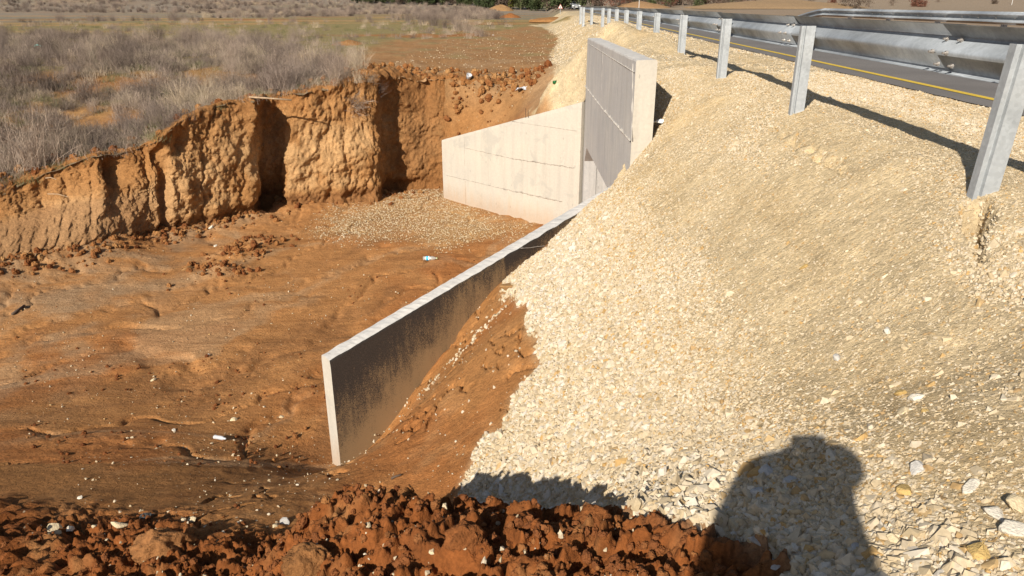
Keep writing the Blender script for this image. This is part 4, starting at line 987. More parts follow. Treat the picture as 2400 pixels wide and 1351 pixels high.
# the tall tufted clump beside the track, and single bushes that stand out
for i, (px, py, j, s) in enumerate(((955, 52, 5, 1.7), (985, 58, 1, 1.8), (1015, 62, 5, 1.9), (1045, 66, 1, 1.7), (1075, 72, 5, 1.6), (1105, 78, 1, 1.5), (1125, 84, 0, 1.3), (1000, 50, 5, 1.5), (1060, 58, 1, 1.6), (930, 48, 1, 1.3))):
    put_shrub(px, py, SHR[j], s, 'tall upright dry bush in the clump beside the bare dirt track', 'tall dry bushes clumped beside the dirt track')
put_shrub(1132, 86, TUFT[0], 2.6, 'curled grey grass tuft at the right foot of the tall bush clump', name='grass_tuft')
for i, (px, py, s) in enumerate(((690, 96, 1.1), (850, 165, 1.15), (820, 190, 1.1), (780, 195, 1.15), (720, 198, 1.2), (655, 205, 1.1), (790, 172, 1.2), (760, 175, 1.2), (700, 180, 1.1), (835, 150, 1.1), (600, 212, 1.1), (560, 215, 1.1), (800, 160, 1.2), (740, 160, 1.2), (640, 185, 1.1))):
    if i == 0: put_shrub(px, py, SHR[5], s, 'single narrow upright dry bush standing behind the scrub on the field')
    else: put_shrub(px, py, SHR[(i * 3) % 8], s, 'dry bush with pale stems right behind the rim of the earth bank', 'dry bushes lining the rim of the earth bank')
# tufts hanging over the edge
def hang(px, py, tilt, s, label, me, yb_=.0):
    d = ray(px, py); c = np.argmin(np.linalg.norm(np.cross(BANKV - CAM, d / np.linalg.norm(d)), axis=1) + .02 * np.linalg.norm(BANKV - CAM, axis=1)); q = BANKV[c]
    o = link('grass_tuft', me); o.location = (q[0], q[1] + .02, q[2]); o.scale = (s,) * 3; o.rotation_euler = tilt; tag(o, label, 'grass tuft'); return o
T_H = shrub_mesh(31, .55, .18, 160, M_twig, .008, 1.6, 0); T_P = shrub_mesh(32, .4, .2, 130, M_twig2, .008, 1.4, 0)
hang(835, 250, (1.25, .75, .2), 1.3, 'grey tuft of dead grass hanging over the bank beside the dark cleft', T_H)
hang(885, 215, (.9, .5, .6), .9, 'small brown grass tuft hanging at the rim above the dark cleft', T_H)
hang(865, 188, (.3, .9, .1), .9, 'pale straw tuft lying flat on the clods of the bank rim', T_P)
# dry grass between the bushes, thinner beyond
n = 26000; th = np.radians(RNG.uniform(-40, 0, n)); r = np.exp(RNG.uniform(math.log(15), math.log(110), n)); x = r * np.sin(th); y = r * np.cos(th)
k = ~inside(Q, x, y) & (gravel_mask(x, y) < .1) & (RNG.rand(n) < np.clip(scrub_mask(x, y) * .42 + .04 * (y > 36) * (inside(TRK, x, y) == 0) + .10 * sst(-9, -13, x) * (y < 30), 0, 1)) & (dseg([tuple(p) for p in rim2], x, y) > .1) ; x, y = x[k], y[k]
tuft_src = [put_shrub(px, py, TUFT[i], 1.2, lb, name='grass_tuft') for i, (px, py, lb) in enumerate(((1172, 94, 'small straw coloured grass tuft at the edge of the bare dirt'), (668, 86, 'low green grass tuft left of the narrow upright bush'), (480, 70, 'low grey grass tuft on the dirt strip behind the scrub')))]
GT = object_group('tufts', tuft_src)
scatter('dry_grass', np.stack([x, y, zh(x, y)], 1), RNG.uniform(.7, 1.5, len(x)) * (1 + r[k] / 90), np.zeros(len(x)), GT, 3, flat=(.6, 1.1), rot=yaw(len(x)), m=M_twig2)

# ------------------------------------------------------------------ trees far behind
M_bark = mat('tree_bark', (.16, .12, .09), .95, noise=(3, .3))
def leafmat(n_, c): return mat(n_, c, .8, 0, .2, noise=(.6, .45))
M_leaf = [leafmat('dark_green_leaves', (.045, .060, .022)), leafmat('olive_leaves', (.075, .085, .035)), leafmat('rusty_leaves', (.16, .070, .045)), leafmat('brown_leaves', (.13, .095, .07)), leafmat('yellow_green_leaves', (.15, .15, .03))]
def tree_parts(seed, H, R_, bare, trunks=1, low=.12, leaf=.28, count=1500):
    rs = np.random.RandomState(seed); parts = []; tips = []
    for k in range(trunks):
        b = Vector((rs.normal() * .25 * (trunks > 1), rs.normal() * .25 * (trunks > 1), -.2)); lean = Vector((rs.normal() * .16, rs.normal() * .16, 1)); pts = [b + lean * H * t + Vector((rs.normal(), rs.normal(), 0)) * .08 for t in (0, .25, .5, .8)]
        parts.append(tube(pts, [.16, .13, .09, .03], 6)); 
        for j in range(7):
            t = rs.uniform(.15, .8); p = b + lean * H * t * .95; az = rs.uniform(0, 6.28); e = p + Vector((math.cos(az) * R_ * rs.uniform(.5, .95), math.sin(az) * R_ * rs.uniform(.5, .95), H * rs.uniform(.08, .25))); md = p.lerp(e, .5) + Vector((0, 0, -.1)); parts.append(tube([p, md, e], [.06, .045, .015], 5, False)); tips += [md, e]
        tips.append(pts[-1])
    cl = []
    for t in tips:
        for j in range(2): cl.append((np.array(t) + rs.normal(size=3) * R_ * .22, rs.uniform(.35, .7) * R_ * .55))
    for j in range(int(10 * (1 - bare))): a = rs.uniform(0, 6.28); rr = R_ * rs.rand() ** .5; cl.append((np.array((math.cos(a) * rr, math.sin(a) * rr, H * rs.uniform(low, 1))), R_ * rs.uniform(.25, .45)))
    V = []; F = []; n = int(count * (1 - .55 * bare))
    for i in range(n):
        c, r_ = cl[rs.randint(len(cl))]; p = c + rs.normal(size=3) * r_ * .55; p[2] = max(p[2], .1); a = rs.normal(size=3); a /= np.linalg.norm(a); b_ = np.cross(a, rs.normal(size=3)); b_ /= np.linalg.norm(b_); s = leaf * rs.uniform(.5, 1.2)
        o = len(V); V += [p - a * s, p + b_ * s * .5, p + a * s, p - b_ * s * .5]; F.append((o, o + 1, o + 2, o + 3))
    tr = join(parts); me = bpy.data.meshes.new('trunk'); me.from_pydata([tuple(v) for v in tr[0]], [], tr[1]); me.materials.append(M_bark)
    return me, mesh_np('crown', np.array(V), np.array(F))
TK = [tree_parts(41, 7, 3.2, 0, 2, .08, .34, 2600), tree_parts(42, 6, 3.0, 0, 3, .05, .34, 2400), tree_parts(43, 5.5, 2.4, .55, 3, .2, .22, 1500), tree_parts(44, 5, 2.2, .75, 3, .25, .18, 1200), tree_parts(45, 2.4, 1.6, .1, 3, .1, .2, 1300)]
crown_cache = {}
def tree(px, py, k, leafm, s, label, group, name='tree'):
    q = hit(px, py, hi_raw, 150, 900); q[2] = sample(hi_raw, q[0], q[1]); t = empty(name, tuple(q), RNG.uniform(0, 6.28)); t.scale = (s,) * 3; tag(t, label, 'tree', group)
    link('trunk', TK[k][0], t)
    if (k, leafm) not in crown_cache: me = TK[k][1].copy(); me.materials.clear(); me.materials.append(M_leaf[leafm]); crown_cache[(k, leafm)] = me
    link('crown', crown_cache[(k, leafm)], t)
for i, px in enumerate(np.linspace(842, 1340, 26)):
    py = 13 + 15 * (px - 840) / 500 + RNG.uniform(-2.5, 1) ; lf = [0, 1, 0, 0, 1, 3][i % 6]
    if i in (18,): lf = 4
    if px < 1140: tree(px, py - 5, i % 2, lf, .8, 'distant dark green tree in the dense row closing the left of the field', 'dense row of trees behind the field, left part')
    else: tree(px, py, i % 2, lf, .85, 'dark green tree in the dense row behind the soil heaps, left of the road', 'dense row of trees behind the soil heaps')
for px, py, k, lf, s in ((1362, 27, 2, 1, 1.0), (1395, 22, 2, 3, .9), (1412, 22, 2, 2, .9), (1435, 20, 2, 2, .9), (1475, 16, 2, 3, .9), (1490, 16, 3, 3, .9), (1530, 18, 0, 1, .55), (1555, 14, 2, 2, .85), (1575, 14, 2, 2, .8), (1600, 14, 3, 3, .9), (1620, 14, 3, 3, .8), (1638, 17, 4, 1, 1.0), (1655, 12, 0, 0, .45), (1680, 15, 2, 2, .8), (1715, 14, 3, 3, .9),
                         (1755, 11, 3, 3, .7), (1770, 9, 3, 2, .6), (1815, 6, 2, 2, .6), (1840, 6, 2, 2, .5), (1895, 9, 2, 3, .7), (1950, 10, 4, 2, .8), (1990, 20, 2, 3, .9), (2010, 21, 2, 3, .8), (2035, 18, 3, 3, .7), (2092, 14, 3, 3, .5), (2145, 16, 4, 2, .9), (2160, 17, 4, 2, .7), (2200, 6, 3, 3, .5), (2330, 10, 4, 3, .5)) + tuple((float(RNG.uniform(1385, 1735)), float(RNG.uniform(8, 19)), int(RNG.choice([2, 2, 3])), int(RNG.choice([1, 2, 3, 3])), float(RNG.uniform(.6, .9))) for _ in range(34)):
    tree(px, py, k, lf, s, ['', '', 'thin many-stemmed tree with brownish red leaves beyond the guardrail', 'nearly bare grey brown tree beyond the guardrail', 'low rounded bush with dense leaves on the slope beyond the guardrail'][k] or 'small dark green tree among the brown trees beyond the guardrail', 'scattered trees and bushes on the slope beyond the guardrail')

# ------------------------------------------------------------------ heaps of soil, car, sign, poles
def heap(px, py, rx, h, label, m=M_bank, c=(.30, .15, .055), name='soil_heap', y0=20, seed=1):
    q = hit(px, py, hi_raw, y0, 600); n = 40; V = []; F = []
    for i in range(n + 1):
        for j in range(n + 1):
            u = i / n * 2 - 1; v = j / n * 2 - 1; r = math.hypot(u, v); V.append((u * rx, v * rx * .8, 0 + h * max(0, 1 - r ** 1.4) - .25 * (r > .97)))
    V = np.array(V); s = rx / 2; nb = fbm(V[:, 0], V[:, 1], seed * 3.1, 4, .9 / s) + .5 * billow(V[:, 0], V[:, 1], seed, 3, 2.2 / s); V[:, 2] += h * .22 * nb * sst(1, .6, np.hypot(V[:, 0] / rx, V[:, 1] / rx / .8))
    F = [(i * (n + 1) + j, (i + 1) * (n + 1) + j, (i + 1) * (n + 1) + j + 1, i * (n + 1) + j + 1) for i in range(n) for j in range(n)]
    me = mesh_np(name, V, np.array(F), m, True); a = me.color_attributes.new('soil', 'FLOAT_COLOR', 'POINT'); a.data.foreach_set('color', np.tile(np.array((*c, 1), np.float32), len(V)))
    for nm in ('streak', 'pebble'): s_ = me.attributes.new(nm, 'FLOAT', 'POINT'); s_.data.foreach_set('value', np.zeros(len(V), np.float32))
    o = link(name, me); o.location = tuple(q); tag(o, label, 'soil heap'); return o
heap(1172, 26, 4.2, 1.7, 'smooth rounded heap of orange soil in front of the dark trees', seed=1, c=(.30, .175, .08))
heap(1196, 42, 2.0, .75, 'small crumbly heap of red clods in front of the rounded soil heap', c=(.26, .105, .035), seed=2, y0=40)
heap(1300, 47, 3.4, .35, 'low flat heap of orange soil next to the far end of the gravel', seed=3, y0=40)
heap(1500, 19, 9, 1.6, 'low orange soil bank under the trees behind the road', seed=4, y0=60, c=(.30, .18, .09))
heap(1815, 18, 26, 2.0, 'broad orange soil bank beyond the opposite guardrail', seed=5, y0=60, c=(.30, .20, .11))
heap(818, 106, 1.1, .28, 'low heap of orange clods on the field behind the scrub', seed=6, y0=20)
M_car = mat('silver_paint', (.36, .37, .39), .3, .3, .5); M_glass = mat('dark_glass', (.02, .025, .03), .08, 0, .6); M_tyre = mat('tyre', (.02, .02, .02), .9); M_lamp = mat('lamp_glass', (.75, .75, .72), .15); M_blackp = mat('black_plastic', (.03, .03, .03), .6)
def car():
    q = bpy_(1347, 33, 150.); q[2] = sample(hi_raw, q[0], q[1]); c = empty('parked_car', tuple(q), math.radians(3)); tag(c, 'silver hatchback car standing at the far end of the gravel shoulder', 'car')
    prof = [(-2.1, .35), (-2.12, .75), (-1.95, .93), (-1.15, 1.02), (-.55, 1.42), (.9, 1.46), (1.65, 1.10), (1.98, 1.0), (2.05, .6), (2.0, .32)]
    V = []; F = []; W = [.78, .84, .86, .84]
    for k, (yy_, inset) in enumerate(((-.84, .03), (-.80, 0), (.80, 0), (.84, .03))):
        for (a, b_) in prof: V.append(((yy_ * (1 if b_ < 1.05 else .80)), a * (1 - inset), b_ - (inset * .3 if b_ > .5 else 0)))
    n = len(prof)
    for k in range(3):
        for i in range(n): F.append((k * n + i, (k + 1) * n + i, (k + 1) * n + (i + 1) % n, k * n + (i + 1) % n))
    F.append(tuple(range(n))[::-1]); F.append(tuple(3 * n + i for i in range(n)))
    b_ = pyobj('body', V, F, M_car, c, smooth=False)
    pyobj('windscreen', [(-.70, -1.10, 1.045), (.70, -1.10, 1.045), (.60, -.58, 1.415), (-.60, -.58, 1.415)], [(0, 1, 2, 3)], M_glass, c)
    pyobj('windscreen', [(-.62, .98, 1.45), (.62, .98, 1.45), (.70, 1.64, 1.125), (-.70, 1.64, 1.125)], [(0, 1, 2, 3)], M_glass, c)
    for s in (-1, 1):
        pyobj('side_window', [(s * .846, -.85, 1.03), (s * .846, 1.2, 1.03), (s * .70, .85, 1.38), (s * .70, -.45, 1.38)], [(0, 1, 2, 3)], M_glass, c)
        v, f = box((s * .62, -2.12, .72), (.36, .06, .16)); pyobj('headlight', v, f, M_lamp, c)
        v, f = box((s * .98, -.75, 1.02), (.2, .12, .14)); pyobj('wing_mirror', v, f, M_car, c)
        for yy_ in (-1.3, 1.28):
            v, f = tube([(s * .70, yy_, .31), (s * .88, yy_, .31)], .31, 14); wv = pyobj('wheel', v, f, M_tyre, c); v, f = tube([(s * .86, yy_, .31), (s * .89, yy_, .31)], .18, 10); pyobj('rim', v, f, M_car, wv)
    v, f = box((0, -2.13, .50), (1.1, .05, .16)); pyobj('grille', v, f, M_blackp, c)
    v, f = box((0, -2.17, .48), (.50, .02, .11)); pyobj('number_plate', v, f, M_lamp, c)
car()
def sign():
    q = hit(1313, 33, hi_raw, 50, 300); s_ = empty('road_sign', tuple(q)); k = np.linalg.norm(q) / 165.; tag(s_, 'small triangular warning sign on a thin post in front of the dark trees', 'road sign')
    v, f = tube([(0, 0, -.3), (0, 0, 1.75 * k)], .035, 8); pyobj('post', v, f, M_galv_post, s_)
    def tri(r, y): return [(0, y, 1.35 * k + r * 1.0), (-r * .87, y, 1.35 * k - r * .5), (r * .87, y, 1.35 * k - r * .5)]
    def plate(r, y, th): a = tri(r, y); b_ = tri(r, y + th); return a + b_, [(0, 1, 2), (3, 5, 4), (0, 3, 4, 1), (1, 4, 5, 2), (2, 5, 3, 0)]
    M_signred = mat('sign_border_red', (.42, .10, .08), .5); v, f = plate(.62 * k, -.05, .02); pyobj('plate', v, f, M_signred, s_); v, f = plate(.47 * k, -.056, .004); pyobj('panel', v, f, M_white, s_)
    v, f = box((0, -.062, 1.33 * k), (.14 * k, .004, .34 * k)); pyobj('symbol', v, f, M_blackp, s_)
sign()
M_polew = mat('white_pole', (.72, .72, .70), .5)
for px, py, h, lb in ((1497, 26, 4.5, 'thin white pole standing beyond the guardrail among the brown trees'), (2371, 12, 4.0, 'thin white pole on the hillside near the upper right corner')):
    q = hit(px, py, hi_raw, 150, 500); q[2] = sample(hi_raw, q[0], q[1]); v, f = tube([(0, 0, -.3), (0, 0, h * .5), (0, 0, h)], .05, 8); o = pyobj('pole', v, f, M_polew); o.location = tuple(q); tag(o, lb, 'pole')

# ------------------------------------------------------------------ stones, litter, sticks
def hull_stone(seed, flat=.6):
    rs = np.random.RandomState(seed); bm = bmesh.new(); 
    for i in range(22):
        p = rs.normal(size=3); p /= np.linalg.norm(p); p *= rs.uniform(.75, 1.1); bm.verts.new((p[0] * 1.1, p[1] * .85, p[2] * flat))
    r = bmesh.ops.convex_hull(bm, input=bm.verts); bmesh.ops.delete(bm, geom=[v for v in bm.verts if not v.link_faces], context='VERTS')
    bmesh.ops.bevel(bm, geom=bm.edges[:], offset=.05, segments=1, affect='EDGES')
    me = bpy.data.meshes.new('stone'); bm.to_mesh(me); return me
def smat(n_, c): return mat(n_, c, .9, 0, .15, noise=(2.5, .18), bump=(6, .4, .02))
SM = {'w': smat('pale_stone', (.62, .56, .46)), 'g': smat('grey_stone', (.47, .44, .40)), 'y': smat('ochre_stone', (.50, .34, .13)), 'c': smat('cream_stone', (.58, .47, .30)), 'b': smat('brown_stone', (.30, .17, .07))}
HS_ = [hull_stone(60 + i, [.5, .6, .7, .45][i % 4]) for i in range(8)]
def stone(px, py, rpx, m, label, f=None, y0=1.2, i=0):
    f = f or (lambda a, b: hi_raw(a, b) + detail_hi(a, b)); q = hit(px, py, f, y0, 60.); zc = q[1] * CP + (CZ - q[2]) * SP; s = rpx / FPX * zc
    key = (i % 8, m); 
    if key not in _sc: me = HS_[i % 8].copy(); me.materials.append(SM[m]); _sc[key] = me
    o = link('stone', _sc[key]); o.location = (q[0], q[1], q[2] + s * .15); o.scale = (s,) * 3; o.rotation_euler = (RNG.randn() * .3, RNG.randn() * .3, RNG.uniform(0, 6.28)); tag(o, label, 'stone'); return o
_sc = {}
ST = [(1797, 1113, 26, 'g', 'flat grey stone in the shadow under the camera arm, topmost left of the group'), (1852, 1133, 24, 'g', 'rounded grey stone right of the topmost flat stone in the shadow'), (1778, 1157, 24, 'g', 'blue grey angular stone in the shadow, below the flat topmost stone'),
      (1842, 1160, 18, 'c', 'cream stone catching sunlight inside the upper part of the shadow'), (1808, 1150, 12, 'w', 'small bright pebble in the sunlit spot of the shadow'), (1706, 1200, 20, 'g', 'upright grey stone at the left edge of the shadow, beside the red earth'),
      (2112, 925, 17, 'y', 'ochre yellow stone right of the shadow, upper one of two'), (2116, 967, 20, 'c', 'cream pointed stone just below the ochre stone'), (2148, 935, 22, 'w', 'wide whitish stone right of the ochre stone'), (2168, 966, 11, 'y', 'small orange stone below the wide whitish stone'),
      (2120, 1153, 24, 'y', 'ochre slab right of the shadow of the arm'), (2150, 1105, 24, 'g', 'long brown grey slab above the ochre slab'), (2275, 1145, 28, 'w', 'broad pale slab lying flush in the gravel above the stone pile'), (2335, 1208, 34, 'w', 'large white block, left one of the pile at the lower right edge'), (2382, 1188, 34, 'c', 'large cream block at the right edge behind the white block'),
      (2378, 1245, 40, 'w', 'largest pale block of the pile at the lower right edge'), (2290, 1302, 34, 'y', 'big ochre triangular block below the pile at the lower right'), (2100, 1270, 26, 'c', 'cream stone on the sunlit gravel right of the legs of the shadow'), (2010, 1290, 20, 'g', 'bluish stone at the right border of the shadow near the lower edge'),
      (1770, 1272, 18, 'g', 'pale grey pebble alone on the shaded red earth'), (1818, 1330, 15, 'g', 'small oval grey pebble near the bottom edge in the shadow'), (1885, 627, 14, 'y', 'single yellow stone in the middle of the upper gravel slope'), (1962, 842, 15, 'g', 'pale flat stone in the gravel above the head of the shadow'), (2082, 778, 17, 'w', 'bright angular stone in the gravel right of the slope centre'),
      (1262, 1112, 14, 'y', 'orange stone among the white stones at the foot of the slope'), (1178, 1200, 8, 'c', 'small cream stone on the red clods left of the gravel foot'),
      (131, 1246, 22, 'c', 'cream stone on the red clods near the lower left corner, leftmost'), (165, 1242, 12, 'w', 'small white stone just right of the leftmost cream stone on the red clods'), (281, 1231, 19, 'c', 'oval cream stone standing on the red clods at lower left'), (221, 1234, 9, 'c', 'small pale pebble between the two cream stones at lower left'), (449, 1221, 13, 'c', 'wedge shaped pale stone on the red clods above the big clod'), (669, 1227, 18, 'g', 'grey and white banded stone on the red clods, lower centre left'),
      (645, 1234, 11, 'c', 'small cream stone leaning beside the banded stone'), (188, 1168, 8, 'w', 'tiny white stone on smooth soil at the lower left'), (1013, 1294, 10, 'c', 'small pale stone on the red clods right of centre at the bottom')]
for i, (px, py, r_, m_, lb) in enumerate(ST): stone(px, py, r_, m_, lb, i=i)
fl = lambda a, b: lo_raw(a, b) + detail_lo(a, b)
for i, (px, py, r_, m_, lb) in enumerate(((495, 536, 9, 'w', 'white stone at the foot of the bank beside the slid clods'), (505, 578, 6, 'w', 'small white stone below the slid clods on the pit floor'), (487, 835, 7, 'w', 'white pebble on the rill in the middle of the pit floor'), (360, 892, 8, 'c', 'pale pebble at the left end of the central rill'), (408, 1010, 8, 'w', 'small white stone left of the crumpled bottle'), (660, 978, 8, 'c', 'pale pebble near the foot of the near wing wall'), (548, 986, 9, 'c', 'flat pale pebble right of the crumpled bottle'), (440, 632, 16, 'b', 'rounded brown clod like stone lying alone on the pit floor'))):
    stone(px, py, r_, m_, lb, fl, 6., i)
st = stone(1196, 677, 26, 'b', 'big rounded brown stone on the fill right behind the coated wing wall', None, 5., 1)
# big clods in front
def big_clod(px, py, rpx, c, label, seed, sc=(1, .8, .9)):
    q = hit(px, py, lambda a, b: hi_raw(a, b) + detail_hi(a, b), 1.4, 9); zc = q[1] * CP + (CZ - q[2]) * SP; s = rpx / FPX * zc
    bm = bmesh.new(); bmesh.ops.create_icosphere(bm, subdivisions=5, radius=1); V = np.array([v.co[:] for v in bm.verts]); d = .42 * billow(V[:, 0] + seed, V[:, 1], V[:, 2], 3, .9) + .16 * fbm(V[:, 0], V[:, 1] + seed, V[:, 2], 5, 3.2); V = V * (1 + d)[:, None] * np.array(sc)
    for v, p in zip(bm.verts, V): v.co = p
    me = bpy.data.meshes.new('clod'); bm.to_mesh(me); bm.free(); me.materials.append(M_bank); me.polygons.foreach_set('use_smooth', [True] * len(me.polygons))
    a = me.color_attributes.new('soil', 'FLOAT_COLOR', 'POINT'); a.data.foreach_set('color', np.tile(np.array((*c, 1), np.float32), len(V)))
    for nm in ('streak', 'pebble'): s_ = me.attributes.new(nm, 'FLOAT', 'POINT'); s_.data.foreach_set('value', np.zeros(len(V), np.float32))
    o = link('clod', me); o.location = (q[0], q[1], q[2] - s * .1); o.scale = (s,) * 3; tag(o, label, 'clod'); return o
big_clod(385, 1300, 62, (.31, .14, .052), 'largest pale brown clod of earth at the bottom left of centre', 3.)
big_clod(722, 1322, 46, (.30, .135, .048), 'pyramid shaped pale brown clod at the bottom edge', 8.)
big_clod(1395, 1215, 30, (.24, .085, .026), 'red earth clod at the meeting of gravel and ridge', 12.)
big_clod(1090, 1262, 40, (.25, .09, .028), 'rounded red clod in the middle of the ridge below the gravel foot', 15.)
# bottles and other litter
def lathe(prof, n=16):
    V = []; F = []
    for (r, z) in prof:
        for k in range(n): V.append((r * math.cos(2 * math.pi * k / n), r * math.sin(2 * math.pi * k / n), z))
    for i in range(len(prof) - 1):
        for k in range(n): F.append((i * n + k, i * n + (k + 1) % n, (i + 1) * n + (k + 1) % n, (i + 1) * n + k))
    F.append(tuple(range(n))[::-1]); F.append(tuple((len(prof) - 1) * n + k for k in range(n))); return V, F
M_pet = mat('clear_plastic', (.62, .60, .55), .18, 0, .5, trans=.55); M_lab = mat('blue_label', (.02, .42, .72), .4); M_labw = mat('white_label', (.75, .78, .80), .5); M_green = mat('green_glass', (.02, .16, .045), .12, 0, .6, trans=.35); M_cap = mat('pale_green_cap', (.45, .50, .25), .5); M_film = mat('plastic_film', (.62, .63, .66), .35, 0, .4, trans=.25)
def bottle(px, py, L, az, label, f, y0, bodym, cap, with_label, crushed=0., name='plastic_bottle'):
    q = hit(px, py, f, y0, 60.); e = empty(name, (q[0], q[1], q[2] + .035), 0); e.rotation_euler = (math.pi / 2 - .05, 0, az); tag(e, label, 'bottle'); r = L * .145
    prof = [(r * .8, 0), (r, .03 * L), (r, .2 * L), (r * .96, .22 * L), (r, .24 * L), (r, .62 * L), (r * .92, .70 * L), (r * .45, .88 * L), (r * .38, .93 * L)]
    v, f_ = lathe(prof); v = np.array(v)
    if crushed: v[:, 0] *= 1 + crushed * np.sin(v[:, 2] / L * 17); v[:, 1] *= 1 - crushed * .8 * np.cos(v[:, 2] / L * 23)
    pyobj('body', v, f_, bodym, e, smooth=not crushed)
    v, f_ = lathe([(r * .42, .93 * L), (r * .42, L)]); pyobj('cap', v, f_, cap, e)
    if with_label:
        v, f_ = lathe([(r * 1.02, .20 * L), (r * 1.02, .46 * L)]); lb_ = pyobj('label', v, f_, M_labw, e); v, f_ = lathe([(r * 1.04, .24 * L), (r * 1.04, .38 * L)]); pyobj('label_print', v, f_, M_lab, lb_)
    return e
bottle(992, 609, .36, math.radians(82), 'clear plastic bottle with blue and white label lying on the pit floor', fl, 6., M_pet, M_cap, True)
bottle(503, 1029, .20, math.radians(70), 'crumpled greyish plastic bottle on the soil at lower left', fl, 5., M_film, M_labw, False, .18)
zhf = lambda a, b: hi_raw(a, b) + detail_hi(a, b)
e = bottle(1297, 204, .34, math.radians(130), 'green glass bottle lying on the gravel edge behind the far wing wall', zhf, 19., M_green, M_green, False, 0, 'glass_bottle'); e.location.z += .08
def scrap(px, py, s, m, label, cat, f=zhf, y0=12., seed=1, h=.4, name='litter'):
    q = hit(px, py, f, y0, 120.); n = 8; rs = np.random.RandomState(seed); V = []; F = []
    for k_ in (0, 1):
        for i in range(n):
            for j in range(n): u, v_ = i / (n - 1) - .5, j / (n - 1) - .5; V.append((u * s, v_ * s * .7, 0))
    V = np.array(V[:n * n]); V += rs.normal(size=V.shape) * s * .06; V[:, 2] += s * h * (.5 + billow(V[:, 0] / s, V[:, 1] / s, seed * 1.7, 2, 2.2) * .5) * (1 - 1.2 * np.hypot(V[:, 0] / s, V[:, 1] / s))
    F = [(i * n + j, (i + 1) * n + j, (i + 1) * n + j + 1, i * n + j + 1) for i in range(n - 1) for j in range(n - 1)]
    o = pyobj(name, V, F, m); md = o.modifiers.new('thickness', 'SOLIDIFY'); md.thickness = .003; o.location = (q[0], q[1], q[2] + .02); tag(o, label, cat); return o
scrap(94, 128, .34, mat('turquoise_plastic', (.22, .62, .55), .5), 'turquoise plastic bag caught between bushes at the far left', 'plastic bag', name='plastic_bag').location.z += .35
scrap(1225, 214, .42, M_film, 'clear plastic film lying on the bank rim near the green bottle', 'plastic film', y0=19., seed=3, name='plastic_film')
scrap(1549, 293, .22, mat('white_plastic', (.75, .75, .73), .5), 'white plastic scrap beside the near end of the headwall', 'litter', y0=9., seed=5)
scrap(1155, 84, .16, mat('white_paper', (.8, .78, .75), .7), 'small white scrap on the bare dirt beside the bush clump', 'litter', seed=6)
scrap(1128, 64, .3, mat('white_paper_b', (.78, .76, .72), .7), 'white scrap among the bush clump', 'litter', seed=7) if False else None
q = hit(1097, 189, zhf, 19., 60.); v, f = lathe([(.035, 0), (.05, .10), (.052, .115), (.046, .11), (.03, .01)]); o = pyobj('plastic_cup', v, f, M_film, smooth=True); o.location = (q[0], q[1], q[2] + .02); o.rotation_euler = (.5, .3, 0); o.scale = (1.9,) * 3; tag(o, 'clear plastic cup standing on the clods of the bank rim', 'cup')
def stick(pts, r, m, label, f=zhf, y0=6., lift=.03, name='stick'):
    P_ = [hit(a, b, f, y0, 60.) + np.array((0, 0, lift)) for a, b in pts]; c = P_[0]; v, f_ = tube([p - c for p in P_], [r * (1 - .3 * i / len(P_)) for i in range(len(P_))], 8); o = pyobj(name, v, f_, m, smooth=True); o.location = tuple(c); tag(o, label, 'stick'); return o
M_wood = mat('bleached_wood', (.34, .24, .15), .8, noise=(8, .3)); M_woodd = mat('dark_wood', (.10, .07, .05), .9)
P_ = [bpy_(a, b, bank_rim[10, 1] - .05) for a, b in ((584, 228), (632, 231), (683, 235))]; v, f = tube([p - P_[0] for p in P_], [.028, .026, .022], 8); o = pyobj('stick', v, f, M_wood, smooth=True); o.location = tuple(P_[0]); tag(o, 'pale wooden stick lying along the rim of the earth bank', 'stick')
stick(((30, 740), (58, 720)), .03, M_woodd, 'short dark stick lying on the pit floor at the far left', fl, 6.)
stick(((1815, 1150), (1818, 1151)), .004, M_woodd, 'x', zhf) if False else None
for i, (a, b, lb) in enumerate((((112, 455), (160, 462), 'pale twig sticking out of the bank, lower of two at the left'), ((107, 418), (132, 421), 'short pale twig in the bank hollow at the left, upper of two'))):
    d1 = bpy_(*a[:2], bank_foot[3, 1] + .3) if False else bpy_(a[0], a[1], bank_foot[3, 1] + .1); d2 = bpy_(b[0], b[1], bank_foot[3, 1] - .05); v, f = tube([(0, 0, 0), tuple((d2 - d1) * .5 + np.array((0, 0, .03))), tuple(d2 - d1)], [.012, .010, .006], 6); o = pyobj('twig', v, f, M_wood); o.location = tuple(d1); tag(o, lb, 'twig')
stick(((918, 1126), (925, 1122), (941, 1117)), .012, M_woodd, 'dark root end poking out behind the red ridge', zhf, 2.5, .02, 'root')
scrap(345, 1215, .10, mat('grey_cloth', (.05, .05, .05), .9), 'dark grey rag half buried among the red clods', 'rag', zhf, 1.6, 9, .3, 'rag')

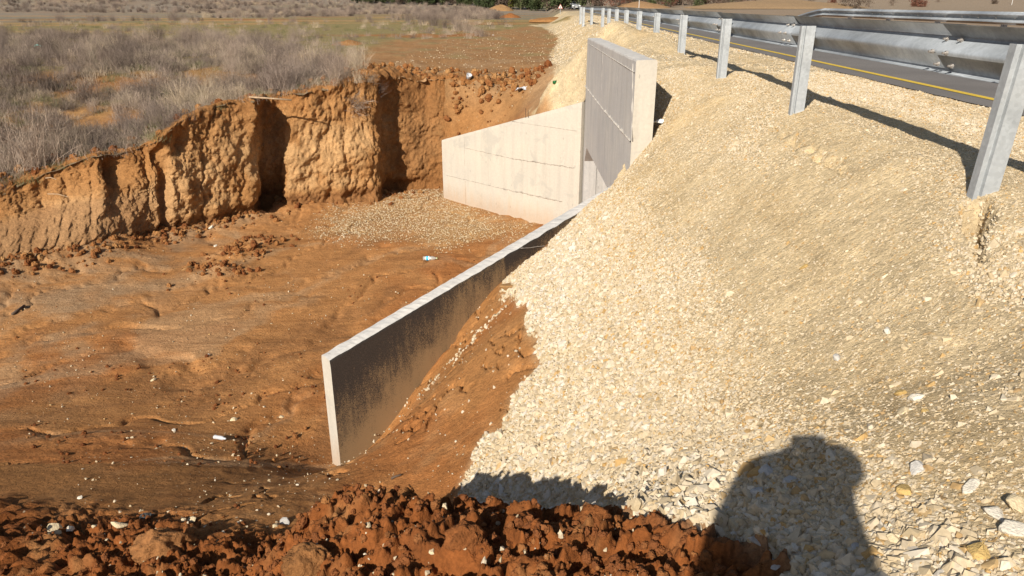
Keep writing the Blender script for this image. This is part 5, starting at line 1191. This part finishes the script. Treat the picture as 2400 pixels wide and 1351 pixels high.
# ------------------------------------------------------------------ the photographer, whose shadow falls on the gravel
def photographer():
    zg = float(zh(0.06, -.42)[0]); e = empty('person', (.06, -.42, zg)); tag(e, 'person in dark clothes holding up a phone, seen only as a shadow on the gravel', 'person')
    J = {'pelvis': (-.27, -.50, zg + .93), 'spine': (-.27, -.46, zg + 1.12), 'chest': (-.235, -.38, zg + 1.44), 'neck': (-.13, -.40, zg + 1.50), 'headb': (-.085, -.35, zg + 1.62), 'headt': (-.075, -.34, zg + 1.77),
         'shl': (-.44, -.36, zg + 1.42), 'ell': (-.36, -.22, zg + 1.58), 'wrl': (-.15, -.06, CZ - .06), 'hal': (-.125, -.03, CZ - .01), 'shr': (.02, -.40, zg + 1.36), 'elr': (.09, -.26, zg + 1.33), 'wrr': (.045, -.07, CZ - .06), 'har': (.03, -.035, CZ - .02),
         'hil': (-.30, -.50, zg + .88), 'knl': (-.32, -.44, zg + .48), 'anl': (-.34, -.50, zg + .09), 'tol': (-.35, -.32, zg + .03), 'hir': (-.08, -.50, zg + .88), 'knr': (-.06, -.42, zg + .48), 'anr': (-.04, -.50, zg + .09), 'tor': (-.02, -.32, zg + .03)}
    R_ = {'pelvis': (.26, .15), 'spine': (.32, .18), 'chest': (.27, .20), 'neck': (.085, .08), 'headb': (.078, .09), 'headt': (.076, .09), 'shl': (.17, .17), 'ell': (.12, .12), 'wrl': (.055, .055), 'hal': (.034, .018), 'shr': (.085, .08), 'elr': (.055, .055), 'wrr': (.035, .035), 'har': (.034, .018),
          'hil': (.115, .10), 'knl': (.07, .07), 'anl': (.045, .045), 'tol': (.045, .03), 'hir': (.115, .10), 'knr': (.07, .07), 'anr': (.045, .045), 'tor': (.045, .03)}
    E = [('pelvis', 'spine'), ('spine', 'chest'), ('chest', 'neck'), ('neck', 'headb'), ('headb', 'headt'), ('chest', 'shl'), ('shl', 'ell'), ('ell', 'wrl'), ('wrl', 'hal'), ('chest', 'shr'), ('shr', 'elr'), ('elr', 'wrr'), ('wrr', 'har'), ('pelvis', 'hil'), ('hil', 'knl'), ('knl', 'anl'), ('anl', 'tol'), ('pelvis', 'hir'), ('hir', 'knr'), ('knr', 'anr'), ('anr', 'tor')]
    ks = list(J); me = bpy.data.meshes.new('body'); me.from_pydata([tuple(np.array(J[k]) - np.array((.06, -.42, zg))) for k in ks], [(ks.index(a), ks.index(b)) for a, b in E], [])
    o = link('body', me, e); md = o.modifiers.new('skin', 'SKIN'); md.use_smooth_shade = True
    for i, k in enumerate(ks): o.data.skin_vertices[0].data[i].radius = R_[k]
    o.data.skin_vertices[0].data[0].use_root = True; o.modifiers.new('sub', 'SUBSURF').levels = 2; o.modifiers['sub'].render_levels = 2
    o.data.materials.append(mat('dark_clothes', (.04, .045, .06), .9))
    sk_ = mat('skin', (.42, .26, .18), .6)
    for s, b in ((-1, 'hal'), (1, 'har')):          # fingers closing round the phone
        c = np.array(J[b]) - np.array((.06, -.42, zg)); parts = []
        for k in range(4):
            h = c + np.array((0, .0, .028 - .018 * k)); L = (.030, .036, .034, .026)[k]; parts.append(tube([tuple(h), tuple(h + np.array((-s * L * .5, .028, .002))), tuple(h + np.array((-s * L, .030, 0))), tuple(h + np.array((-s * L * 1.35, .024, 0)))], [.010, .009, .008, .006], 7))
        parts.append(tube([tuple(c + np.array((0, -.01, -.01))), tuple(c + np.array((-s * .022, -.004, .012))), tuple(c + np.array((-s * .04, .0, .022)))], [.012, .011, .007], 7)); v, f = join(parts); pyobj('fingers', v, f, sk_, e, smooth=True)
    bm = bmesh.new(); bmesh.ops.create_icosphere(bm, subdivisions=4, radius=1)      # unseen lump added to close the gap in the cast shadow
    for v in bm.verts: v.co = Vector((v.co.x * .17, v.co.y * .12, v.co.z * .26)) + Vector((-.19, .12, 1.53))
    me = bpy.data.meshes.new('shadow_filler'); bm.to_mesh(me); me.materials.append(o.data.materials[0]); link('shadow_filler', me, e)
    bm = bmesh.new(); bmesh.ops.create_icosphere(bm, subdivisions=3, radius=1)
    for v in bm.verts: v.co = Vector((v.co.x * .096, v.co.y * .112 - .012, v.co.z * .085 + .03)) + Vector((-.13, .07, 1.725))
    bmesh.ops.delete(bm, geom=[v for v in bm.verts if v.co.z < 1.70 and v.co.y > .04], context='VERTS'); me = bpy.data.meshes.new('hair'); bm.to_mesh(me); me.materials.append(M_woodd); link('hair', me, e)
    ph = empty('phone', (-.052, -.016, CZ - .002)); ph.rotation_euler = (math.pi / 2 - PITCH, 0, 0); tag(ph, 'dark smartphone held up sideways by the person taking the photograph', 'phone')
    v, f = box((0, 0, .004), (.162, .076, .008)); pyobj('case', v, f, M_blackp, ph); v, f = box((0, 0, .0091), (.154, .070, .0012)); pyobj('screen', v, f, M_glass, ph)
photographer()
